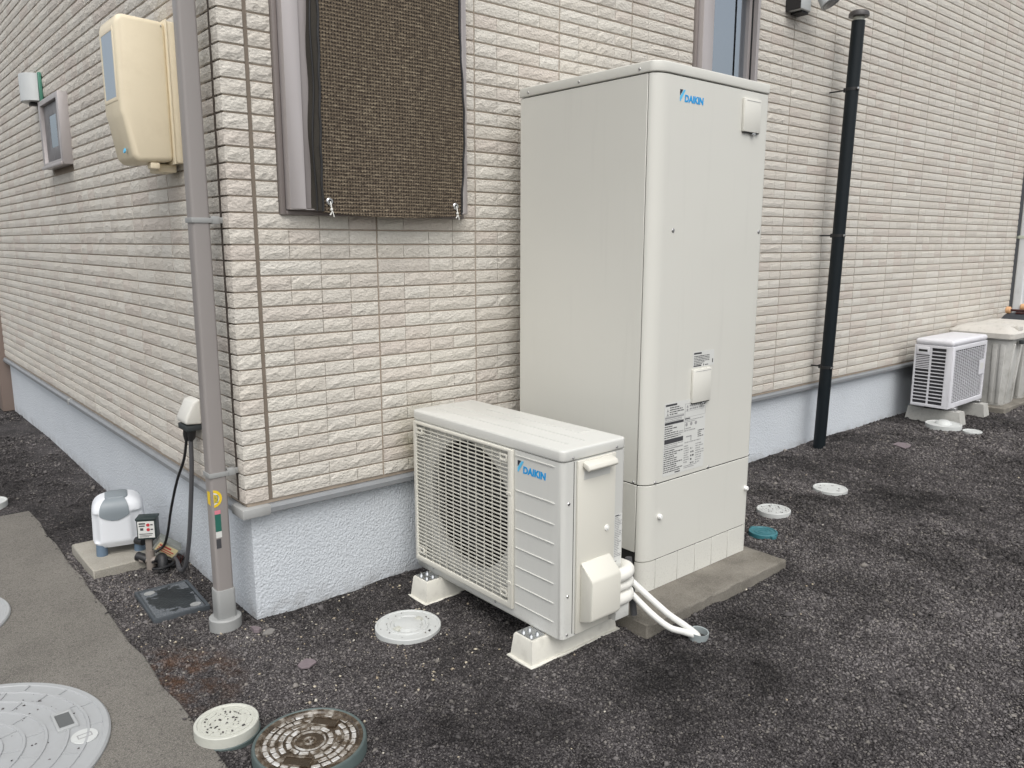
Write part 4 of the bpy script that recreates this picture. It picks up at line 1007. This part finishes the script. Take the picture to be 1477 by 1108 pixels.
flat_poly('rating_label', M['label'], hp, (.800, Y0-.0003, .30), AX, AZ, [rect(0, 0, .036, .165)])
fine_print(hp, (.800, Y0-.0008, .325), AX, AZ, .036, .138, 77, lines=24, margin=.08, mat='inklight'); flat_poly('label_mark', M['ink'], hp, (.800, Y0-.0008, .30), AX, AZ, [rect(.004, .160, .02, .163), rect(.004, .010, .014, .012)])
for k, (z, dx) in enumerate(((.277, 0), (.238, .010), (.199, 0))):
    r_ = .0225 if k != 1 else .015
    b = B(); b.tube(smoothpath([(.762, -.958, z), (.815+dx, -.958, z), (.842+dx, -.950, z), (.862+dx, -.925, z), (.872+dx, -.85, z-.01), (.90, -.70, z-.03), (1.0, -.58, z-.05), (1.14, -.55, z-.05)], 6), r_, 14); b.obj('insulated_pipe', M['insul'], hp)
b = B(); b.tube([(.905, -.93, .10), (.905, -.90, .29)], .011, 10); b.obj('conduit', M['cable_grey'], hp)
hp.location = (.7596, -.4809, .0846); hp.scale = (1.03, 1.03, 1.03)
def hose(pts, name, label):
    b = B(); b.tube(smoothpath(pts, 10), .0108, 12); tag(b.obj(name, M['hose']), label, 'hose')
hose([(.935, -.81, .218), (.948, -.86, .195), (.972, -.925, .148), (1.012, -.985, .090), (1.055, -1.025, .048), (1.09, -1.048, .012), (1.094, -1.05, -.008)], 'drain_hose', 'white drain hose on top, running from heat pump pipes into the grey cup')
hose([(.935, -.82, .188), (.942, -.88, .150), (.962, -.958, .095), (.998, -1.004, .053), (1.04, -1.032, .034), (1.078, -1.056, .014), (1.085, -1.06, -.006)], 'drain_hose', 'white drain hose underneath, lying on the gravel edge into the grey cup')
cz = gz1(1.095, -1.052)
b = B(); b.lathe([(.028, -.03), (.028, .024), (.032, .025), (.0325, -.03)], (1.092, -1.053, cz), 32, Matrix.Rotation(R(6), 4, 'X')); tag(b.obj('pipe_cup', plain('cup_grey', (.25, .28, .285), .5)), 'open grey pipe end in the gravel catching the drain hoses', 'pipe end')
# support blocks
def block(yc, label):
    t = thing('support_block', label, 'support block', (.74, yc, 0), 0)
    b = B(); V = []
    for (z, hx, hy) in ((-.04, .196, .054), (.010, .193, .051), (.075, .186, .044), (.080, .183, .041)):
        V += [(-hx, -hy, z), (hx, -hy, z), (hx, hy, z), (-hx, hy, z)]
    F = [(0, 3, 2, 1), (12, 13, 14, 15)]
    for i in range(3):
        for k in range(4): F.append((i*4+k, i*4+(k+1) % 4, i*4+4+(k+1) % 4, i*4+4+k))
    b.add(V, F); b.obj('body', M['block'], t, local=True, angle=25)
    b = B(); b.box(-.204, .204, -.060, .060, -.02, .005, bev=.002, seg=1); b.obj('base_flange', M['block'], t, local=True)
    b = B(); b.box(-.180, -.125, -.036, .036, .0795, .0838); b.obj('foot_plate', M['chrome'], t, local=True)
    for a0, a1 in ((-.124, -.04), (.04, .176)):
        b = B(); b.box(a0, a1, -.020, .020, .0795, .0838); b.obj('metal_rail', M['chrome'], t, local=True)
    for x in (-.168, -.142):
        for y in (-.018, .018):
            b = B(); b.tube([(x, y, .0838), (x, y, .0890)], .0068, 6); b.tube([(x, y, .0888), (x, y, .0935)], .0034, 8); b.obj('bolt', M['chrome'], t, local=True)
    return t
block(-.778, 'cream support block under the valve end of the heat pump')
block(-.205, 'cream support block under the wall end of the heat pump')

# ------------------------------------------------------------------ sun shade over the first window
sh = thing('sun_shade', 'brown woven sun shade with black edging hanging over the window', 'sun shade', (.59, -.065, 1.39))
nu, nv = 36, 60; V = []; F = []
def shade_pt(s, t):
    z = 2.62-(2.62-1.402)*t - .012*math.sin(math.pi*s)*t*t
    xl = .292+.006*math.sin(t*5)+.008*t; xr = .878+.010*math.sin(t*9+1.2)-.004*t
    x = xl+(xr-xl)*s
    y = -.066-.010*math.sin(math.pi*s)*math.sin(t*4+.5)-.006*math.sin(s*9+t*3)-.014*t*math.sin(math.pi*s)
    return (x, y, z)
for j in range(nv+1):
    for i in range(nu+1): V.append(shade_pt(i/nu, j/nv))
m_ = len(V); V += [(x, y+.003, z) for x, y, z in V]
for j in range(nv):
    for i in range(nu):
        a = j*(nu+1)+i; f = (a, a+nu+1, a+nu+2, a+1); F.append(f); F.append(tuple(q+m_ for q in f[::-1]))
b = B(); b.add(V, F); fab = b.obj('fabric', M['weave'], sh)
b = B(); V = []; F = []
for j in range(nv+1):
    x, y, z = shade_pt(0, j/nv)
    V += [(x, y, z), (x-.016+.004*math.sin(j*.35), y+.012, z+.004), (x-.024+.003*math.sin(j*.5), y+.034, z+.006), (x-.010, y+.045, z+.006)]
    if j:
        for q in range(3): F.append(((j-1)*4+q, (j-1)*4+q+1, j*4+q+1, j*4+q))
b.add(V, F); b.obj('folded_side', plain('dark_weave', (.030, .026, .020), .9, var=.3, vs=120), sh)
for nm, s_, off in (('edge_binding', 0, .0), ('edge_binding', 1, .002)):
    b = B(); b.tube([Vector(shade_pt(s_, j/nv))+Vector((off+.0015*math.sin(j*1.1), -.001, 0)) for j in range(nv+1)], .0042, 8); b.obj(nm, M['black'], sh)
b = B(); b.tube([Vector(shade_pt(0, j/nv))+Vector((-.018+.004*math.sin(j*.35), .012, 0)) for j in range(nv+1)], .003, 8); b.obj('edge_binding', M['black'], sh)
b = B(); b.tube([Vector(shade_pt(i/nu, 1))+Vector((0, 0, -.001)) for i in range(nu+1)], .003, 8); b.obj('hem', M['weave'], sh)
for s_ in (.045, .955):
    x, y, z = shade_pt(s_, .972); b = B(); b.lathe([(.0048, .001), (.006, .0035), (.010, .0035), (.0125, .001), (.0125, -.001)], (x, y-.002, z), 20, Matrix.Rotation(R(90), 4, 'X')); b.obj('eyelet', M['chrome'], sh)
    b = B(); b.lathe([(0, .0005), (.0047, .0005)], (x, y-.002, z), 12, Matrix.Rotation(R(90), 4, 'X')); b.obj('eyelet_hole', M['void'], sh)
    b = B(); b.tube(smoothpath([(x, y-.006, z), (x+.001, y-.010, z-.018), (x+.004, y-.008, z-.032), (x-.003, y-.008, z-.044)], 5), .0022, 6); b.tube(smoothpath([(x, y-.008, z-.024), (x+.006, y-.010, z-.036), (x+.011, y-.008, z-.050)], 5), .002, 6)
    b.lathe([(0, .005), (.004, .003), (.005, 0), (.004, -.003), (0, -.005)], (x+.002, y-.009, z-.026), 10); b.obj('tie_string', plain('string_white', (.7, .7, .66), .8), sh)

# ------------------------------------------------------------------ flood light, vent pipe
fl = thing('flood_light', 'silver twin flood light high on the front wall beside the vent pipe', 'flood light', (3.32, -.05, 2.58))
b = B(); b.prism(rrect(3.13, 3.25, -.085, -.001, .02, 4, (1, 1, 0, 0)), 2.535, 2.73, 'z', bev=.006); b.obj('base', M['lampw'], fl)
b = B(); b.box(3.122, 3.129, -.088, -.001, 2.532, 2.735); b.box(3.17, 3.24, -.07, -.004, 2.522, 2.5345, bev=.002); b.obj('sensor', M['black'], fl)
b = B(); b.tube([(3.245, -.05, 2.66), (3.295, -.085, 2.68)], .014, 12); b.obj('arm', M['lampw'], fl)
b = B(); d_ = Vector((.10, -.45, -.8)).normalized(); p0 = Vector((3.295, -.08, 2.715))
b.tube([p0, p0+d_*.02, p0+d_*.13, p0+d_*.16], [.035, .045, .052, .056], 24); b.obj('lamp_head', M['lampw'], fl)
b = B(); b.tube([p0+d_*.1605, p0+d_*.163], .046, 24); b.obj('lens', plain('lens_grey', (.30, .31, .31), .2), fl)
b = B(); b.tube([p0+d_*.1632, p0+d_*.165], .022, 20); b.obj('lens_core', M['inklight'], fl)
vp = thing('vent_pipe', 'tall black vent pipe standing off the front wall', 'vent pipe', (3.65, -.105, 0))
def vpt(z): return (3.65, -.102-.046*(z-.54)/2.06, z)
b = B(); b.tube([vpt(-.1), vpt(.8), vpt(1.7), vpt(2.545)], .0365, 28); b.obj('pipe', M['black_pipe'], vp)
b = B(); b.tube([vpt(2.545), vpt(2.567)], .031, 24); b.obj('cap_neck', M['pvccream'], vp)
x, y, z = vpt(2.567); b = B(); b.lathe([(0, .034), (.038, .032), (.052, .024), (.056, .012), (.056, .0), (.042, -.003), (0, -.003)], (x, y, z), 32); b.obj('cap', plain('vent_cap_dark', (.05, .045, .045), .4), vp)
for z in (.545, 1.343, 2.174):
    x, y, _ = vpt(z); b = B(); b.tube([(x, -.001, z), (x, y+.036, z)], .0045, 8); b.lathe([(.0367, -.008), (.039, -.008), (.039, .008), (.0367, .008)], (x, y, z), 28); b.box(x-.012, x+.012, y+.035, y+.048, z-.012, z+.012, bev=.002); b.obj('pipe_clamp', M['black'], vp)
    b = B(); b.box(x-.032, x-.008, y-.044, y-.036, z-.006, z+.006, bev=.001, M=Matrix.Translation((x, y, 0)) @ Matrix.Rotation(R(10), 4, 'Z') @ Matrix.Translation((-x, -y, 0))); b.obj('clamp_bolt', M['chrome'], vp)

# ------------------------------------------------------------------ far air conditioner
az0 = .150
ac = thing('air_conditioner', 'white air conditioner outdoor unit with slotted side by the bins', 'air conditioner', (5.16, -.245, az0))
ax0, ax1, ay0, ay1, azt = 4.872, 5.505, -.375, -.118, .634
b = B(); b.prism(rrect(ax0+.012, ax1, ay0+.02, ay1, .015, 3), az0, azt-.03, 'z'); b.obj('cabinet', plain('ac_inside', (.035, .034, .038), .7), ac)
b = B(); b.box(ax0, ax1+.003, ay0, ay1+.002, azt-.045, azt, bev=.020, seg=4); b.obj('top_lid', M['acw'], ac)
b = B(); b.ring((ay0, ay1, az0, azt-.044), (ay0+.045, ay1-.012, az0+.020, azt-.062), ax0, ax0+.011, 'x', bev=.002); sp = b.obj('side_panel', M['acw'], ac)
ym = (ay0+.045+ay1-.012)/2; ns = 16; zb0, zt0 = az0+.020, azt-.062
b = B(); b.box(ax0+.001, ax0+.009, ym-.006, ym+.006, zb0, zt0); b.obj('mullion', M['acw'], sp)
for k in range(1, ns):
    z = zb0+(zt0-zb0)*k/ns
    for (y0, y1) in ((ay0+.045, ym-.0061), (ym+.0061, ay1-.012)):
        b = B(); b.box(ax0+.0005, ax0+.010, y0, y1, z-.0030, z+.0030); b.obj('slat', M['acw'], sp, smooth=False)
for k in range(10, 15):
    z = zb0+(zt0-zb0)*(k+.5)/ns
    if k < 14: b = B(); b.box(ax0+.001, ax0+.009, ym+.0061, ay1-.012, z-.003, z+.003); b.obj('slat', M['acw'], sp, smooth=False)
b = B(); b.box(ax0-.004, ax0+.008, ym+.008, ay1-.014, zt0-.05, zt0+.004, bev=.004); b.obj('grip_plate', M['acw'], sp)
b = B(); b.box(ax0-.0045, ax0-.0035, ym+.022, ay1-.03, zt0-.03, zt0-.014); b.obj('grip_hole', M['void'], sp, smooth=False)
b = B(); b.ring((ax0+.011, ax1, az0, azt-.044), (ax0+.055, ax1-.03, az0+.035, azt-.075), ay0, ay0+.019, 'y', bev=.004); fp = b.obj('front_panel', M['acw'], ac)
b = B(); nb2 = 34
for k in range(1, nb2):
    z = az0+.035+(azt-.075-az0-.035)*k/nb2; b.box(ax0+.055, ax1-.03, ay0+.002, ay0+.008, z-.0017, z+.0017)
for k in range(1, 14):
    x = ax0+.055+(ax1-.03-ax0-.055)*k/14; b.box(x-.002, x+.002, ay0+.0085, ay0+.012, az0+.035, azt-.075)
o = b.obj('front_grille', M['acw'], ac, smooth=False); o['kind'] = 'stuff'
b = B(); b.box(5.38, 5.485, ay0-.002, ay0+.001, .345, .455, bev=.001, seg=1); b.obj('badge_plate', M['acw'], ac)
b = B(); b.box(5.395, 5.46, ay0-.003, ay0-.0022, .385, .43); b.obj('badge', M['label'], ac)
b = B(); b.box(ax0+.05, ax0+.20, ay0+.05, ay1-.08, az0-.02, az0-.0005); b.obj('drain_pan', M['void'], ac, smooth=False)
for k, (x, lb) in enumerate(((4.985, 'concrete support block under the slotted side of the far air conditioner'), (5.43, 'concrete support block under the bin side of the far air conditioner'))):
    zz = gz1(x, -.25); t = thing('concrete_block', lb, 'support block', (x, -.255, zz))
    b = B(); V = []
    for z, hx, hy in ((-.06, .058, .20), (az0-.024-zz, .044, .175)): V += [(-hx, -hy, z), (hx, -hy, z), (hx, hy, z), (-hx, hy, z)]
    b.add(V, [(0, 3, 2, 1), (4, 5, 6, 7)]+[(q, (q+1) % 4, 4+(q+1) % 4, 4+q) for q in range(4)]); b.obj('body', plain('block_concrete', (.40, .395, .37), .9, var=.12, vs=20, bump=.4, dirt=.4), t, local=True, smooth=False)
    b = B(); b.box(-.02, .02, -.14, .14, az0-.0238-zz, az0-.001-zz, bev=.001, seg=1); b.obj('mount_rail', M['screw'], t, local=True)

# ------------------------------------------------------------------ bins on their slab
b = B(); b.box(5.575, 7.0, -.515, -.02, -.08, .082, bev=.005, seg=1); tag(b.obj('bin_slab', M['slab'], smooth=False), 'brownish concrete slab under the rubbish bins', 'concrete slab')
def bin_thing(x, label):
    t = thing('rubbish_bin', label, 'bin', (x, -.28, .082), 0, 'rubbish bins by the wall')
    def sect(z, hx, hy): return [(px, py, z) for px, py in rrect(-hx, hx, -hy, hy, .045, 4)]
    b = B(); V = []; n = 20
    for z, hx, hy in ((0, .135, .172), (.012, .139, .177), (.50, .168, .205), (.505, .182, .218), (.53, .182, .218)): V += sect(z, hx, hy)
    F = [tuple(range(n))[::-1], tuple(range(4*n, 5*n))]
    for i in range(4):
        for k in range(n): F.append((i*n+k, i*n+(k+1) % n, (i+1)*n+(k+1) % n, (i+1)*n+k))
    b.add(V, F); b.obj('body', M['bin'], t, local=True)
    for (ux, uy) in ((-1, -.1), (-1, .07), (-1, -.15), (1, 0)):
        b = B(); b.prism([(-.012, .02), (.012, .02), (.016, .47), (-.016, .47)], -.006, .008, 'y', bev=.003)
        tilt = math.atan2(.029, .49); b.V = [tuple(Matrix.Translation((ux*(.138), uy, 0)) @ Matrix.Rotation(R(-90*ux if ux < 0 else 90), 4, 'Z') @ Vector(v)) for v in b.V]
        b.V = [(vx+ux*.029*(vz/.49), vy*(1+.15*vz), vz) for vx, vy, vz in b.V]; b.obj('rib', M['bin'], t, local=True)
    for ux in (-.07, .07):
        b = B(); b.prism([(ux-.014, .02), (ux+.014, .02), (ux+.02, .47), (ux-.02, .47)], -.184, -.168, 'y', bev=.003); b.V = [(vx, vy-.029*(vz/.49), vz) for vx, vy, vz in b.V]; b.obj('rib', M['bin'], t, local=True)
    b = B(); V = []
    for z, hx, hy in ((.515, .196, .232), (.552, .196, .232), (.560, .188, .224), (.585, .155, .19), (.604, .10, .14), (.610, .03, .05)): V += sect(z, hx, hy) if hx > .06 else [(px, py, z) for px, py in rrect(-hx, hx, -hy, hy, .02, 4)]
    F = [tuple(range(n))[::-1], tuple(range(5*n, 6*n))]
    for i in range(5):
        for k in range(n): F.append((i*n+k, i*n+(k+1) % n, (i+1)*n+(k+1) % n, (i+1)*n+k))
    b.add(V, F); lid = b.obj('lid', M['binlid'], t, local=True)
    b = B(); b.box(-.05, .05, -.215, -.19, .555, .600, bev=.006); b.box(-.05, -.035, -.19, -.10, .575, .600, bev=.004); b.box(.035, .05, -.19, -.10, .575, .600, bev=.004); b.obj('lid_handle', M['binlid'], lid, local=True)
    b = B(); b.box(-.04, .04, -.25, -.222, .47, .50, bev=.004); b.obj('grip', M['charcoal'], t, local=True)
    return t
bin_thing(5.80, 'dirty white rubbish bin beside the far air conditioner')
bin_thing(6.23, 'dirty white rubbish bin in the middle of the row')
bin_thing(6.69, 'dirty white rubbish bin nearest the white downspout')
# skateboard leaning on the bins
sb = thing('skateboard', 'dark skateboard with tan wheels lying upside down on the far bins', 'skateboard', (6.86, -.215, .695), R(3))
b = B(); pr = []
for k in range(21):
    u = -.40+.80*k/20; e = max(0, abs(u)-.27); pr.append((u, -.30*e))
top = [(u, z+.012) for u, z in pr]; b.prism(pr+top[::-1], -.10, .10, 'y', bev=.003, seg=1); b.obj('deck', plain('deck_dark', (.022, .026, .032), .7, var=.3, vs=20), sb, local=True)
for u in (-.22, .22):
    b = B(); b.box(u-.03, u+.03, -.03, .03, .0125, .03, bev=.004); b.tube([(u, -.075, .042), (u, .075, .042)], .010, 12); b.obj('truck', plain('truck_red', (.04, .008, .008), .4), sb, local=True)
    for s_ in (-1, 1):
        b = B(); b.tube([(u, s_*.072, .042), (u, s_*.078, .042), (u, s_*.104, .042), (u, s_*.110, .042)], [.024, .030, .030, .024], 24); b.obj('wheel', M['wood'], sb, local=True)
        b = B(); b.tube([(u, s_*.1102, .042), (u, s_*.113, .042)], .010, 16); b.obj('bearing', M['red'], sb, local=True)
# white downspout at the far end
fd = thing('far_downspout', 'white downspout at the far end of the front wall', 'downspout', (7.13, -.05, .05))
b = B(); b.prism(rrect(7.072, 7.155, -.095, -.022, .014, 4), .05, 3.4, 'z'); b.obj('pipe', M['white_pipe'], fd)
for z in (1.35, 2.6):
    b = B(); b.ring((7.067, 7.160, -.100, -.0175), (7.0715, 7.1555, -.0955, -.0215), z-.014, z+.014, 'z', bev=.001); b.box(7.10, 7.13, -.017, .01, z-.012, z+.012); b.obj('band_clip', plain('clip_pale_green', (.50, .54, .45), .5), fd)

# ------------------------------------------------------------------ flakes on the gravel
def flake(label, x, y, rr_, mat, rot, seed, th=.006):
    r = random.Random(seed); n = 7; poly = [(rr_*r.uniform(.6, 1.1)*math.cos(2*math.pi*k/n)*1.4, rr_*r.uniform(.6, 1.1)*math.sin(2*math.pi*k/n)) for k in range(n)]
    Mx = Matrix.Translation((x, y, gz1(x, y)+.007)) @ Matrix.Rotation(rot, 4, 'Z') @ Matrix.Rotation(R(r.uniform(-10, 10)), 4, 'X')
    b = B(); b.prism(poly, -.004, th-.004, 'z', bev=.001, seg=1, M=Mx); tag(b.obj('stone_flake', M[mat], smooth=False), label, 'stone')
flake('thin grey flake of stone on gravel by the foundation corner', .018, -.095, .022, 'flake', .5, 1)
flake('dark chip of stone beside the downspout foot', -.012, -.055, .016, 'slate', 2.0, 2, .014)
flake('purple-grey stone flake in the gravel between path and heat pump', .02, -.36, .030, 'slate', .3, 3)
flake('flat reddish stone in gravel near the black vent pipe', 4.10, -.42, .06, 'slate', .2, 5)

# ------------------------------------------------------------------ gravel
rs = np.random.RandomState(5)
CAPS = [(.395, -.365, .115), (2.385, -.543, .082), (2.888, -.566, .088), (2.104, -.662, .066), (4.811, -.381, .118), (4.82, -.565, .062), (-.3, -.545, .088), (-.164, -.758, .147), (-.07, .062, .055), (1.092, -1.053, .030), (-.497, 2.06, .086)]
RECTS = [(.9597, 1.8234, -.9434, -.06), (-.32, -.043, .77, 1.137), (-.245, -.055, .23, .51), (5.575, 7.0, -.515, -.02), (.53, .95, -.84, -.715), (.53, .95, -.27, -.14), (4.93, 5.04, -.45, -.06), (5.37, 5.49, -.45, -.06)]
def free(x, y):
    ok = ~((x > FS-.004) & (y > FS-.004)) & ~((x < -.357) & (y < 1.83))
    for cx, cy, r in CAPS: ok &= (x-cx)**2+(y-cy)**2 > r*r
    for a0, a1, c0, c1 in RECTS: ok &= ~((x > a0) & (x < a1) & (y > c0) & (y < c1))
    return ok
def scatter(n, x0, x1, y0, y1, extra=None):
    x = rs.uniform(x0, x1, n); y = rs.uniform(y0, y1, n); k = free(x, y)
    if extra is not None: k &= extra(x, y)
    return x[k], y[k]
OCT = np.array([(1, 0, 0), (0, 1, 0), (-1, 0, 0), (0, -1, 0), (0, 0, 1), (0, 0, -1)], float)
OF = np.array([(0, 1, 4), (1, 2, 4), (2, 3, 4), (3, 0, 4), (1, 0, 5), (2, 1, 5), (3, 2, 5), (0, 3, 5)])
def stones(name, xs, ys, size, mat, zoff=.3, zs=None):
    n = len(xs); s_ = size*np.exp(rs.randn(n)*.32); V = OCT[None]*np.ones((n, 1, 1)); V = V*(1+rs.uniform(-.35, .35, (n, 6, 1)))
    V = V+rs.uniform(-.22, .22, (n, 6, 3)); V *= np.stack([rs.uniform(.8, 1.35, n), rs.uniform(.7, 1.1, n), rs.uniform(.45, .8, n)], -1)[:, None]
    a = rs.uniform(0, 2*np.pi, n); tx = rs.uniform(-.6, .6, n); c_, s2 = np.cos(a), np.sin(a)
    y_, z_ = V[..., 1]*np.cos(tx)[:, None]-V[..., 2]*np.sin(tx)[:, None], V[..., 1]*np.sin(tx)[:, None]+V[..., 2]*np.cos(tx)[:, None]
    X = (V[..., 0]*c_[:, None]-y_*s2[:, None])*s_[:, None]+xs[:, None]; Y = (V[..., 0]*s2[:, None]+y_*c_[:, None])*s_[:, None]+ys[:, None]
    Z = z_*s_[:, None]+((gz(xs, ys) if zs is None else zs)+s_*zoff)[:, None]
    VV = np.stack([X, Y, Z], -1).reshape(-1, 3); FF = (OF[None]+6*np.arange(n)[:, None, None]).reshape(-1, 3)
    me = bpy.data.meshes.new(name); me.vertices.add(len(VV)); me.vertices.foreach_set('co', VV.ravel()); me.loops.add(FF.size); me.loops.foreach_set('vertex_index', FF.ravel().astype(np.int32))
    me.polygons.add(len(FF)); me.polygons.foreach_set('loop_start', np.arange(0, FF.size, 3, dtype=np.int32)); me.update(calc_edges=True); me.materials.append(mat)
    o = bpy.data.objects.new(name, me); COL.objects.link(o); return o
def cat(*L): return np.concatenate([a for a, _ in L]), np.concatenate([c for _, c in L])
# near field (metres around the heat pump), then thinner towards the far end
a = scatter(185000, -.36, 2.9, -2.0, .04)
c = scatter(60000, 2.9, 6.2, -2.0, .04)
d = scatter(26000, -.36, .04, -.1, 1.2)
e = scatter(14000, -.9, .04, 1.2, 4.6)
xs, ys = cat(a, c, d, e)
big_ = rs.rand(len(xs)) < .018
sz = np.where(big_, 1.9, 1.0)*.0029*(1+.20*np.clip(np.hypot(xs+.3, ys+1)-1, 0, 5))
tag(stones('gravel', xs, ys, sz, M['stone']), 'dark crushed gravel covering the ground round the house', 'gravel', kind='stuff')
p1 = scatter(150, -.35, .03, -.15, .85); p2 = scatter(190, -.1, .62, -.75, .02); p3 = scatter(90, -.35, 2.6, -1.5, 0); p4 = scatter(60, 2, 5.4, -1.2, 0)
xs, ys = cat(p1, p2, p3, p4)
tag(stones('pale_pebbles', xs, ys, .0035*np.ones(len(xs)), M['pebble'], .6), 'scattered small cream pebbles on the dark gravel', 'pebbles', kind='stuff')
# grit lying on covers and path
G = []
for cx, cy, r, z, n in ((-.892, -.238, .33, .0205, 170), (-.3, -.545, .062, .0385, 55), (.395, -.365, .098, .0155, 26), (2.385, -.543, .062, gz1(2.385, -.543)+.019, 26), (2.888, -.566, .06, gz1(2.888, -.566)+.020, 4)):
    t = rs.uniform(0, 2*np.pi, n); q = r*np.sqrt(rs.rand(n)); cl = rs.rand(n) < .5
    G.append((cx+q*np.cos(t), cy+q*np.sin(t), np.full(n, z)))
n = 110; yy = rs.uniform(-.75, 1.8, n); G.append((-.358-np.abs(rs.randn(n))*.006, yy, np.full(n, .0135)))
xs, ys, zs = (np.concatenate([g[i] for g in G]) for i in range(3))
tag(stones('gravel_specks', xs, ys, .0028*np.ones(len(xs)), M['stone'], .1, zs), 'loose gravel specks strewn on the covers and path edge', 'gravel', kind='stuff')
